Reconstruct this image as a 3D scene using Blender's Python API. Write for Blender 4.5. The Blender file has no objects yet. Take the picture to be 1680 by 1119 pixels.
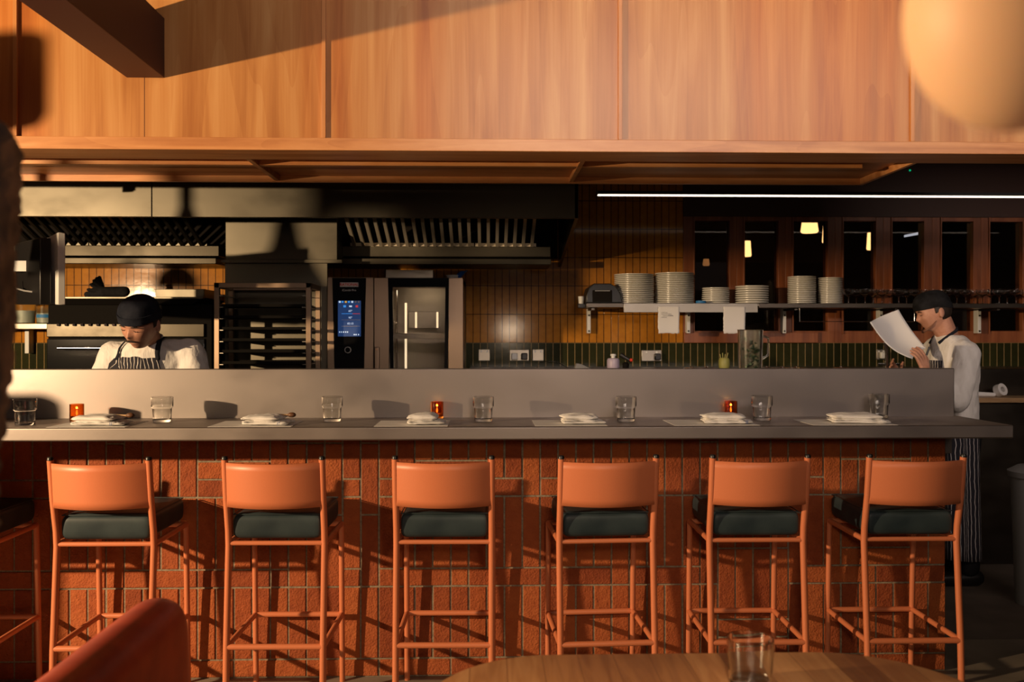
import bpy, bmesh, math, random
from mathutils import Vector, Matrix, Euler
S = bpy.context.scene
COL = S.collection
R = math.radians
random.seed(7)

# ---------------------------------------------------------------- camera
F_PX, CAM_Z, HORIZ = 1450.0, 1.45, 552.0
YAW = math.atan(40 / F_PX)
cd = bpy.data.cameras.new('camera')
cam = bpy.data.objects.new('camera', cd); COL.objects.link(cam)
cam.location = (0, 0, CAM_Z); cam.rotation_euler = (R(90), 0, -YAW)
cd.sensor_width = 36; cd.lens = 36 * F_PX / 1680
cd.shift_y = -(559.5 - HORIZ) / 1680
cd.clip_start = 0.02
cd.dof.use_dof = True; cd.dof.focus_distance = 3.9; cd.dof.aperture_fstop = 3.5
S.camera = cam

# ---------------------------------------------------------------- world, light, exposure
w = bpy.data.worlds.new('world'); S.world = w; w.use_nodes = True
w.node_tree.nodes['Background'].inputs[0].default_value = (0.75, 0.62, 0.55, 1)
w.node_tree.nodes['Background'].inputs[1].default_value = 0.007
S.view_settings.view_transform = 'Standard'; S.view_settings.look = 'None'
S.view_settings.gamma = 1; S.view_settings.use_curve_mapping = False
S.view_settings.exposure = 0.0

def light(name, kind, loc, energy, color, target=None, **kw):
    l = bpy.data.lights.new(name, kind); l.energy = energy; l.color = color
    for k, v in kw.items(): setattr(l, k, v)
    o = bpy.data.objects.new(name, l); COL.objects.link(o); o.location = loc
    if target:
        o.rotation_euler = (Vector(target) - Vector(loc)).to_track_quat('-Z', 'Y').to_euler()
    return o
KEY = (-4.3, 1.1, 1.8)          # the low warm light that rakes in from the left
light('low_sunlight', 'SPOT', KEY, 1120, (1.0, 0.69, 0.39), target=(-4.3 + 5 * math.sin(R(53)), 1.1 + 5 * math.cos(R(53)), 1.45),  # nearby warm lamp just out of frame, not the sun; its shadows fan out
      shadow_soft_size=0.035, spot_size=R(98), spot_blend=0.12)
light('window_daylight', 'AREA', (2.0, -0.6, 3.3), 35, (1.0, 0.80, 0.69), target=(1.9, 3.6, 3.0),  # added soft fill with narrow spread, brightens the fascia but not the bricks
      shape='RECTANGLE', size=4.5, size_y=1.0, spread=R(62))
light('window_daylight_low', 'AREA', (2.0, -2.5, 2.6), 2.4, (1.0, 0.74, 0.66), target=(0.6, 3.6, 1.2),  # added weak fill from behind the camera, lifts the upstand and stools
      shape='RECTANGLE', size=4.0, size_y=1.5)
light('window_daylight_left', 'AREA', (-3.6, -2.0, 2.2), 3.5, (1.0, 0.8, 0.62), target=(0, 3.6, 1.6),  # added weak fill from the left for pillar and banquette
      shape='RECTANGLE', size=2.0, size_y=2.0)

# ---------------------------------------------------------------- pixel helpers: a point at its own distance
def PX(px, Y): return Y * math.tan(math.atan((px - 840) / F_PX) + YAW)
def PZ(px, py, Y):
    X = PX(px, Y); return CAM_Z + (HORIZ - py) * (X * math.sin(YAW) + Y * math.cos(YAW)) / F_PX
def P(px, py, Y): return Vector((PX(px, Y), Y, PZ(px, py, Y)))
def on_plane(px, py, z):
    u = (px - 840) / F_PX
    d = (CAM_Z - z) * F_PX / (py - HORIZ)
    Y = d * (math.cos(YAW) - u * math.sin(YAW)); return PX(px, Y), Y

# ---------------------------------------------------------------- materials
def mat(name, col, rough=0.5, metal=0.0, **kw):
    m = bpy.data.materials.new(name); m.use_nodes = True
    b = m.node_tree.nodes['Principled BSDF']
    b.inputs['Base Color'].default_value = (*col, 1)
    b.inputs['Roughness'].default_value = rough; b.inputs['Metallic'].default_value = metal
    for k, v in kw.items():
        b.inputs[k].default_value = (*v, 1) if isinstance(v, tuple) and len(b.inputs[k].default_value) == 4 else v
    return m
def N(m, t, **kw):
    n = m.node_tree.nodes.new(t)
    for k, v in kw.items():
        if k in n.inputs.keys(): n.inputs[k].default_value = v
        else: setattr(n, k, v)
    return n
def L(m, a, b): m.node_tree.links.new(a, b)
def bsdf(m): return m.node_tree.nodes['Principled BSDF']
def ramp(m, src, stops):
    r = N(m, 'ShaderNodeValToRGB'); L(m, src, r.inputs['Fac'])
    e = r.color_ramp.elements
    while len(e) < len(stops): e.new(0.5)
    for i, (p, c) in enumerate(stops): e[i].position = p; e[i].color = (*c, 1)
    return r
def coords(m, scale=(1, 1, 1), loc=(0, 0, 0), rot=(0, 0, 0), kind='Object'):
    tc = N(m, 'ShaderNodeTexCoord'); mp = N(m, 'ShaderNodeMapping')
    mp.inputs['Scale'].default_value = scale; mp.inputs['Location'].default_value = loc; mp.inputs['Rotation'].default_value = rot
    L(m, tc.outputs[kind], mp.inputs['Vector']); return mp.outputs['Vector']
def bump(m, src, strength=0.3, dist=0.002):
    b = N(m, 'ShaderNodeBump'); b.inputs['Strength'].default_value = strength; b.inputs['Distance'].default_value = dist
    L(m, src, b.inputs['Height']); L(m, b.outputs['Normal'], bsdf(m).inputs['Normal'])
def noisy(m, scale, c1, c2, detail=4, sc=(1, 1, 1), rough=None, bstr=0, bd=0.002, lo=0.35, hi=0.65):
    v = coords(m, sc); n = N(m, 'ShaderNodeTexNoise'); n.inputs['Scale'].default_value = scale; n.inputs['Detail'].default_value = detail
    L(m, v, n.inputs['Vector']); r = ramp(m, n.outputs['Fac'], [(lo, c1), (hi, c2)])
    L(m, r.outputs['Color'], bsdf(m).inputs['Base Color'])
    if bstr: bump(m, n.outputs['Fac'], bstr, bd)
    return n

def wood(name, dark, mid, light_, grain=(14, 14, 0.9), rough=0.38, wav=1.0, seed=0):
    m = mat(name, mid, rough)
    v = coords(m, grain, (seed, seed * 2, seed))
    n1 = N(m, 'ShaderNodeTexNoise'); n1.inputs['Scale'].default_value = 1.0; n1.inputs['Detail'].default_value = 6; n1.inputs['Distortion'].default_value = 0.6
    L(m, v, n1.inputs['Vector'])
    v2 = coords(m, (grain[0] * .12, grain[1] * .12, grain[2] * .12), (seed, 3, seed))
    n2 = N(m, 'ShaderNodeTexNoise'); n2.inputs['Scale'].default_value = 1.6; n2.inputs['Detail'].default_value = 2
    L(m, v2, n2.inputs['Vector'])
    # cathedral figure: contour lines of a stretched noise
    mu = N(m, 'ShaderNodeMath', operation='MULTIPLY'); mu.inputs[1].default_value = 14 * wav; L(m, n2.outputs['Fac'], mu.inputs[0])
    fr = N(m, 'ShaderNodeMath', operation='FRACT'); L(m, mu.outputs[0], fr.inputs[0])
    v3 = coords(m, (grain[0] * 9, grain[1] * 9, grain[2] * 2.2))
    n3 = N(m, 'ShaderNodeTexNoise'); n3.inputs['Scale'].default_value = 1; n3.inputs['Detail'].default_value = 2; L(m, v3, n3.inputs['Vector'])
    a = N(m, 'ShaderNodeMath', operation='MULTIPLY'); a.inputs[1].default_value = 0.07; L(m, fr.outputs[0], a.inputs[0])
    b = N(m, 'ShaderNodeMath', operation='MULTIPLY_ADD'); b.inputs[1].default_value = 0.16; L(m, n3.outputs['Fac'], b.inputs[0]); L(m, a.outputs[0], b.inputs[2])
    c = N(m, 'ShaderNodeMath', operation='MULTIPLY_ADD'); c.inputs[1].default_value = 0.85; L(m, n1.outputs['Fac'], c.inputs[0]); L(m, b.outputs[0], c.inputs[2])
    r = ramp(m, c.outputs[0], [(0.36, dark), (0.54, mid), (0.72, light_)])
    L(m, r.outputs['Color'], bsdf(m).inputs['Base Color'])
    bump(m, n3.outputs['Fac'], 0.08, 0.001)
    return m

def steel(name, col=(0.62, 0.58, 0.52), rough=0.36, sc=(2, 2, 260), bstr=0.05, aniso=0.0):
    m = mat(name, col, rough, 1.0)
    v = coords(m, sc); n = N(m, 'ShaderNodeTexNoise'); n.inputs['Scale'].default_value = 1; n.inputs['Detail'].default_value = 3
    L(m, v, n.inputs['Vector'])
    v2 = coords(m, (3, 3, 5)); n2 = N(m, 'ShaderNodeTexNoise'); n2.inputs['Scale'].default_value = 1.3; n2.inputs['Detail'].default_value = 5; L(m, v2, n2.inputs['Vector'])
    mr = N(m, 'ShaderNodeMapRange'); mr.inputs['From Min'].default_value = .3; mr.inputs['From Max'].default_value = .7
    mr.inputs['To Min'].default_value = rough - .06; mr.inputs['To Max'].default_value = rough + .08
    L(m, n2.outputs['Fac'], mr.inputs['Value']); L(m, mr.outputs[0], bsdf(m).inputs['Roughness'])
    bump(m, n.outputs['Fac'], bstr, 0.0006)
    return m

M = {}
M['veneer'] = wood('cherry_veneer', (0.345, 0.132, 0.033), (0.46, 0.207, 0.060), (0.55, 0.29, 0.105))
def bands(m, sc=3.2):       # broad redder bands in the veneer leaves
    b = bsdf(m); src = b.inputs['Base Color'].links[0].from_socket
    v = coords(m, (sc, sc, .06)); n = N(m, 'ShaderNodeTexNoise'); n.inputs['Scale'].default_value = 1; n.inputs['Detail'].default_value = 3; L(m, v, n.inputs['Vector'])
    r = ramp(m, n.outputs['Fac'], [(0.34, (1.0, 0.74, 0.46)), (0.47, (1.0, 0.93, 0.85)), (0.62, (1.08, 1.08, 1.1))])
    mx = N(m, 'ShaderNodeMix', data_type='RGBA', blend_type='MULTIPLY'); mx.inputs['Factor'].default_value = 1
    L(m, src, mx.inputs[6]); L(m, r.outputs['Color'], mx.inputs[7]); L(m, mx.outputs[2], b.inputs['Base Color'])
bands(M['veneer'])
M['veneer_soffit'] = wood('cherry_soffit', (0.36, 0.13, 0.04), (0.50, 0.20, 0.07), (0.6, 0.28, 0.11), grain=(0.9, 14, 14))
M['trimwood'] = wood('cherry_solid', (0.42, 0.16, 0.05), (0.56, 0.245, 0.085), (0.66, 0.33, 0.14), grain=(1.4, 20, 20), wav=1.6)
M['batten'] = wood('batten_wood', (0.46, 0.18, 0.05), (0.55, 0.23, 0.07), (0.62, 0.28, 0.1), grain=(6, 6, 1))
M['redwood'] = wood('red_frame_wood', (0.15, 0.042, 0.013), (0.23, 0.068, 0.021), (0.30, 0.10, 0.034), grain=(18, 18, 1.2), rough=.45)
M['beam'] = mat('beam_paint', (0.065, 0.016, 0.009), 0.6)
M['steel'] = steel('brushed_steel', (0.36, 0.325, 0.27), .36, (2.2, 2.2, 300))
M['steel_range'] = steel('range_steel', (0.035, 0.031, 0.024), .34, (2.2, 2.2, 200))
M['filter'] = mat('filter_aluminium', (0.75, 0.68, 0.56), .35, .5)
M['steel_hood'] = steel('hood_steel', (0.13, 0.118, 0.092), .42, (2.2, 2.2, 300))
M['steel_bar'] = steel('bar_steel', (0.305, 0.268, 0.25), .48, (60, 60, 60), 0.12)
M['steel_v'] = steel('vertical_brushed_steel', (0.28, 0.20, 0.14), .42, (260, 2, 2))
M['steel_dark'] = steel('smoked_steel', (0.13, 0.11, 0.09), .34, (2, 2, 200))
M['chrome'] = mat('chrome', (0.8, 0.78, 0.75), 0.12, 1.0)
M['black'] = mat('black_plastic', (0.012, 0.011, 0.011), 0.35)
M['blackglass'] = mat('black_glass', (0.006, 0.006, 0.007), 0.08)
M['blackmatte'] = mat('black_matte', (0.010, 0.008, 0.007), 0.8)
M['blackiron'] = mat('black_iron', (0.007, 0.006, 0.005), 0.8, 0.0, **{'Specular IOR Level': .08})
M['coral'] = mat('coral_powdercoat', (0.64, 0.195, 0.085), 0.42)
noisy(M['coral'], 900, (0.62, 0.185, 0.08), (0.67, 0.21, 0.092), 2, bstr=.06, bd=.0004)
M['leather'] = mat('green_leather', (0.030, 0.046, 0.046), 0.45, 0.0, **{'Specular IOR Level': .32})
n = noisy(M['leather'], 7, (0.017, 0.029, 0.036), (0.038, 0.056, 0.062), 6, bstr=.18, bd=.004)
M['redleather'] = mat('red_leather', (0.30, 0.028, 0.012), 0.36)
noisy(M['redleather'], 14, (0.34, 0.028, 0.012), (0.46, 0.05, 0.018), 6, bstr=.12, bd=.002)
M['white_ceramic'] = mat('white_ceramic', (0.78, 0.76, 0.70), 0.25)
M['cloth'] = mat('white_linen', (0.80, 0.78, 0.76), 0.85)
noisy(M['cloth'], 500, (0.76, 0.74, 0.72), (0.84, 0.82, 0.80), 2, bstr=.25, bd=.0006)
M['shirt'] = mat('chef_whites', (0.78, 0.75, 0.72), 0.85)
noisy(M['shirt'], 16, (0.74, 0.71, 0.68), (0.82, 0.79, 0.76), 3, sc=(1.6, 1.6, .7), bstr=.55, bd=.02)
M['navy'] = mat('navy_cloth', (0.012, 0.014, 0.022), 0.8)
noisy(M['navy'], 20, (0.009, 0.011, 0.018), (0.018, 0.02, 0.03), 3, bstr=.4, bd=.01)
M['blackcap'] = mat('black_cloth', (0.012, 0.012, 0.013), 0.85)
noisy(M['blackcap'], 20, (0.008, 0.008, 0.009), (0.018, 0.018, 0.02), 3, bstr=.4, bd=.008)
M['skin'] = mat('skin', (0.52, 0.26, 0.17), 0.5)
noisy(M['skin'], 30, (0.48, 0.23, 0.15), (0.56, 0.29, 0.20), 3, bstr=.05, bd=.002)
M['hair'] = mat('dark_hair', (0.025, 0.015, 0.010), 0.6)
M['beard'] = mat('stubble', (0.22, 0.10, 0.06), 0.8)
M['paper'] = mat('paper', (0.74, 0.72, 0.70), 0.8)
M['ink'] = mat('ink', (0.03, 0.03, 0.04), 0.7)
M['blueink'] = mat('blue_stripe', (0.03, 0.07, 0.22), 0.8)
M['bluetape'] = mat('blue_tape', (0.02, 0.17, 0.42), 0.6)
M['bluebag'] = mat('blue_bag', (0.01, 0.10, 0.45), 0.35)
M['whiteplastic'] = mat('white_plastic', (0.66, 0.66, 0.63), 0.4)
M['lilac'] = mat('lilac_plastic', (0.42, 0.36, 0.46), 0.4)
M['grey'] = mat('grey_plastic', (0.25, 0.25, 0.25), 0.5)
M['redplastic'] = mat('red_plastic', (0.6, 0.04, 0.015), 0.4)
M['greenherb'] = mat('green_herbs', (0.03, 0.07, 0.02), 0.7)
M['yellowgreen'] = mat('sauce_green', (0.28, 0.27, 0.07), 0.5)
M['concrete'] = mat('concrete', (0.30, 0.25, 0.20), 0.7)
noisy(M['concrete'], 3, (0.19, 0.155, 0.12), (0.27, 0.22, 0.17), 8, bstr=.1)
M['kfloor'] = mat('kitchen_floor', (0.16, 0.125, 0.10), 0.7)
noisy(M['kfloor'], 5, (0.14, 0.11, 0.09), (0.19, 0.15, 0.12), 8)
M['plaster'] = mat('rough_plaster', (0.20, 0.145, 0.125), 0.95)
noisy(M['plaster'], 9, (0.20, 0.185, 0.18), (0.52, 0.47, 0.46), 10, bstr=1.0, bd=.02, lo=.35, hi=.6)
M['wax'] = mat('wax', (0.8, 0.7, 0.55), 0.5)
M['tanwood'] = wood('chopping_board', (0.3, 0.17, 0.08), (0.42, 0.26, 0.13), (0.5, 0.33, 0.18), grain=(2, 20, 20))
M['dark'] = mat('dark_ceiling_paint', (0.02, 0.013, 0.010), 0.85)
M['cone'] = mat('cone_pendant_enamel', (0.05, 0.03, 0.025), 0.5)
def emit(name, col, s):
    return mat(name, col, 0.5, **{'Emission Color': col, 'Emission Strength': s})
M['led'] = emit('led_diffuser', (1.0, 0.80, 0.62), 2.0)
M['flame'] = emit('flame', (1.0, 0.42, 0.10), 2.5)
M['lampglow'] = emit('lamp_shade_lit', (1.0, 0.56, 0.20), 3.6)
M['tube'] = emit('cool_strip_light', (0.75, 0.85, 1.0), 0.9)
M['ovenlight'] = emit('oven_led', (1.0, 0.78, 0.5), 1.1)  # glow standing in for glints on the oven uprights and fan guard
M['screen'] = emit('screen_blue', (0.010, 0.045, 0.16), 0.55)
M['scr_white'] = emit('screen_white', (0.55, 0.68, 0.85), 0.8)
M['scr_blue'] = emit('screen_light_blue', (0.04, 0.28, 0.8), 0.8)
M['scr_yellow'] = emit('screen_yellow', (0.7, 0.38, 0.04), 0.8)
M['scr_red'] = emit('screen_red', (0.5, 0.03, 0.03), 0.8)
M['green_led'] = emit('green_led', (0.0, 0.35, 0.15), 1.0)
M['badge'] = mat('badge_grey', (0.55, 0.52, 0.50), 0.5)
M['badge_red'] = mat('badge_red', (0.6, 0.02, 0.015), 0.5)
for k_ in ('cloth', 'shirt', 'navy', 'blackcap', 'apron_', 'paper', 'blackmatte'):
    if k_ in M: bsdf(M[k_]).inputs['Specular IOR Level'].default_value = .12
def glass(name, col=(1, 1, 1), rough=0.0, ior=1.48):
    return mat(name, col, rough, **{'Transmission Weight': 1.0, 'IOR': ior})
M['glass'] = glass('clear_glass', (0.97, 0.98, 0.97))
M['amberglass'] = glass('amber_glass', (0.78, 0.29, 0.055))
M['windowglass'] = glass('window_glass', (0.55, 0.5, 0.48), 0.0, 1.25)
M['ovenglass'] = glass('oven_glass', (0.85, 0.82, 0.78), 0.0, 1.2)
M['tubglass'] = glass('plastic_tub', (0.85, 0.9, 0.85), 0.25, 1.3)
# pendant in the foreground: pale translucent shade
M['peach'] = mat('peach_shade', (0.85, 0.52, 0.30), 0.55, **{'Subsurface Weight': 0.5, 'Subsurface Radius': (0.06, 0.04, 0.02), 'Subsurface Scale': 0.5,
                 'Emission Color': (0.9, 0.42, 0.18), 'Emission Strength': 0.10})

def tiles(name, c1, c2, grout, rough, zoff):
    m = mat(name, c1, rough)
    tc = N(m, 'ShaderNodeTexCoord'); sp = N(m, 'ShaderNodeSeparateXYZ'); cb = N(m, 'ShaderNodeCombineXYZ')
    L(m, tc.outputs['Object'], sp.inputs[0])
    ad = N(m, 'ShaderNodeMath', operation='SUBTRACT'); ad.inputs[1].default_value = zoff
    L(m, sp.outputs['Z'], ad.inputs[0]); L(m, sp.outputs['X'], cb.inputs['X']); L(m, ad.outputs[0], cb.inputs['Y'])
    b = N(m, 'ShaderNodeTexBrick'); b.offset = 0; b.squash = 1
    b.inputs['Scale'].default_value = 1; b.inputs['Brick Width'].default_value = 0.0511; b.inputs['Row Height'].default_value = 0.2
    b.inputs['Mortar Size'].default_value = 0.0026; b.inputs['Mortar Smooth'].default_value = 0.25; b.inputs['Bias'].default_value = 0
    b.inputs['Color1'].default_value = (*c1, 1); b.inputs['Color2'].default_value = (*c2, 1); b.inputs['Mortar'].default_value = (*grout, 1)
    L(m, cb.outputs[0], b.inputs['Vector'])
    n = N(m, 'ShaderNodeTexNoise'); n.inputs['Scale'].default_value = 26; n.inputs['Detail'].default_value = 3
    L(m, cb.outputs[0], n.inputs['Vector'])
    mx = N(m, 'ShaderNodeMix', data_type='RGBA', blend_type='MULTIPLY'); mx.inputs['Factor'].default_value = 0.5
    r = ramp(m, n.outputs['Fac'], [(0.3, (0.7, 0.62, 0.5)), (0.7, (1, 1, 1))])
    L(m, b.outputs['Color'], mx.inputs[6]); L(m, r.outputs['Color'], mx.inputs[7]); L(m, mx.outputs[2], bsdf(m).inputs['Base Color'])
    s = N(m, 'ShaderNodeMath', operation='MULTIPLY_ADD'); s.inputs[1].default_value = -1.0
    n2 = N(m, 'ShaderNodeMath', operation='MULTIPLY'); n2.inputs[1].default_value = .12; L(m, n.outputs['Fac'], n2.inputs[0]); bsdf(m).inputs['Specular IOR Level'].default_value = .3
    L(m, b.outputs['Fac'], s.inputs[0]); L(m, n2.outputs[0], s.inputs[2])
    bump(m, s.outputs[0], .5, .003)
    return m
M['amber_tile'] = tiles('amber_kitkat_tile', (0.50, 0.205, 0.024), (0.40, 0.16, 0.018), (0.02, 0.010, 0.006), 0.11, 0.005)
M['green_tile'] = tiles('dark_green_kitkat_tile', (0.028, 0.030, 0.011), (0.018, 0.020, 0.008), (0.28, 0.20, 0.09), 0.12, 0.005)

# brick with a tone of its own per brick (mesh attribute) and sandy mortar
def brick_mat():
    m = mat('red_brick', (0.33, 0.09, 0.03), 0.85)
    at = N(m, 'ShaderNodeAttribute'); at.attribute_name = 'tone'
    v = coords(m); n = N(m, 'ShaderNodeTexNoise'); n.inputs['Scale'].default_value = 34; n.inputs['Detail'].default_value = 8; L(m, v, n.inputs['Vector'])
    ms = N(m, 'ShaderNodeTexMusgrave') if hasattr(bpy.types, 'ShaderNodeTexMusgrave') else N(m, 'ShaderNodeTexVoronoi')
    ms.inputs['Scale'].default_value = 150; L(m, v, ms.inputs['Vector'])
    a = N(m, 'ShaderNodeMath', operation='MULTIPLY_ADD'); a.inputs[1].default_value = .5; L(m, n.outputs['Fac'], a.inputs[0]); L(m, at.outputs['Fac'], a.inputs[2])
    r = ramp(m, a.outputs[0], [(0.2, (0.24, 0.046, 0.011)), (0.6, (0.37, 0.085, 0.020)), (1.0, (0.50, 0.14, 0.035))])
    L(m, r.outputs['Color'], bsdf(m).inputs['Base Color'])
    n2 = N(m, 'ShaderNodeTexNoise'); n2.inputs['Scale'].default_value = 130; n2.inputs['Detail'].default_value = 5; L(m, v, n2.inputs['Vector'])
    ad = N(m, 'ShaderNodeMath', operation='ADD'); L(m, n.outputs['Fac'], ad.inputs[0]); L(m, n2.outputs['Fac'], ad.inputs[1])
    bump(m, ad.outputs[0], .9, .006)
    return m
M['brick'] = brick_mat()
M['mortar'] = mat('mortar', (0.3, 0.24, 0.17), 0.95); noisy(M['mortar'], 80, (0.20, 0.16, 0.11), (0.33, 0.27, 0.19), 5, bstr=.6, bd=.004)

# oak table planks
def planks():
    m = mat('oak_planks', (0.4, 0.2, 0.08), 0.42)
    tc = N(m, 'ShaderNodeTexCoord'); sp = N(m, 'ShaderNodeSeparateXYZ'); L(m, tc.outputs['Object'], sp.inputs[0])
    d = N(m, 'ShaderNodeMath', operation='DIVIDE'); d.inputs[1].default_value = 0.078; L(m, sp.outputs['X'], d.inputs[0])
    fl = N(m, 'ShaderNodeMath', operation='FLOOR'); L(m, d.outputs[0], fl.inputs[0])
    wn = N(m, 'ShaderNodeTexWhiteNoise', noise_dimensions='1D'); L(m, fl.outputs[0], wn.inputs['W'])
    cb = N(m, 'ShaderNodeCombineXYZ')
    xs = N(m, 'ShaderNodeMath', operation='MULTIPLY'); xs.inputs[1].default_value = 55; L(m, sp.outputs['X'], xs.inputs[0])
    yo = N(m, 'ShaderNodeMath', operation='MULTIPLY_ADD'); yo.inputs[1].default_value = 4; L(m, sp.outputs['Y'], yo.inputs[0])
    w9 = N(m, 'ShaderNodeMath', operation='MULTIPLY'); w9.inputs[1].default_value = 40; L(m, wn.outputs['Value'], w9.inputs[0]); L(m, w9.outputs[0], yo.inputs[2])
    L(m, xs.outputs[0], cb.inputs['X']); L(m, yo.outputs[0], cb.inputs['Y'])
    n = N(m, 'ShaderNodeTexNoise'); n.inputs['Scale'].default_value = .55; n.inputs['Detail'].default_value = 5; n.inputs['Distortion'].default_value = 1.2; L(m, cb.outputs[0], n.inputs['Vector'])
    k = N(m, 'ShaderNodeMath', operation='MULTIPLY'); k.inputs[1].default_value = 5; L(m, n.outputs['Fac'], k.inputs[0])
    fr = N(m, 'ShaderNodeMath', operation='PINGPONG'); fr.inputs[1].default_value = 1; L(m, k.outputs[0], fr.inputs[0])
    a = N(m, 'ShaderNodeMath', operation='MULTIPLY_ADD'); a.inputs[1].default_value = .30; L(m, fr.outputs[0], a.inputs[0])
    b2 = N(m, 'ShaderNodeMath', operation='MULTIPLY'); b2.inputs[1].default_value = .75; L(m, wn.outputs['Value'], b2.inputs[0]); L(m, b2.outputs[0], a.inputs[2])
    r = ramp(m, a.outputs[0], [(0.05, (0.20, 0.08, 0.03)), (0.5, (0.36, 0.165, 0.062)), (0.95, (0.52, 0.28, 0.12))])
    f2 = N(m, 'ShaderNodeMath', operation='FRACT'); L(m, d.outputs[0], f2.inputs[0])
    lt = N(m, 'ShaderNodeMath', operation='GREATER_THAN'); lt.inputs[1].default_value = 0.018; L(m, f2.outputs[0], lt.inputs[0])
    mx = N(m, 'ShaderNodeMix', data_type='RGBA'); mx.inputs[6].default_value = (0.12, 0.045, 0.015, 1)
    L(m, lt.outputs[0], mx.inputs['Factor']); L(m, r.outputs['Color'], mx.inputs[7]); L(m, mx.outputs[2], bsdf(m).inputs['Base Color'])
    bump(m, fr.outputs[0], .06, .001)
    return m
M['oak'] = planks()

# striped apron cloth: thin white stripes down navy
def stripes():
    m = mat('striped_apron', (0.012, 0.012, 0.02), 0.85)
    tc = N(m, 'ShaderNodeTexCoord'); sp = N(m, 'ShaderNodeSeparateXYZ'); L(m, tc.outputs['UV'], sp.inputs[0])
    n = N(m, 'ShaderNodeTexNoise'); n.inputs['Scale'].default_value = 14; L(m, tc.outputs['UV'], n.inputs['Vector'])
    a = N(m, 'ShaderNodeMath', operation='MULTIPLY_ADD'); a.inputs[1].default_value = .02; L(m, n.outputs['Fac'], a.inputs[0]); L(m, sp.outputs['X'], a.inputs[2])
    d = N(m, 'ShaderNodeMath', operation='DIVIDE'); d.inputs[1].default_value = 0.026; L(m, a.outputs[0], d.inputs[0])
    f = N(m, 'ShaderNodeMath', operation='FRACT'); L(m, d.outputs[0], f.inputs[0])
    g = N(m, 'ShaderNodeMath', operation='LESS_THAN'); g.inputs[1].default_value = .16; L(m, f.outputs[0], g.inputs[0])
    mx = N(m, 'ShaderNodeMix', data_type='RGBA'); mx.inputs[6].default_value = (0.014, 0.013, 0.022, 1); mx.inputs[7].default_value = (0.62, 0.58, 0.56, 1)
    L(m, g.outputs[0], mx.inputs['Factor']); L(m, mx.outputs[2], bsdf(m).inputs['Base Color'])
    return m
M['apron'] = stripes()

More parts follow.
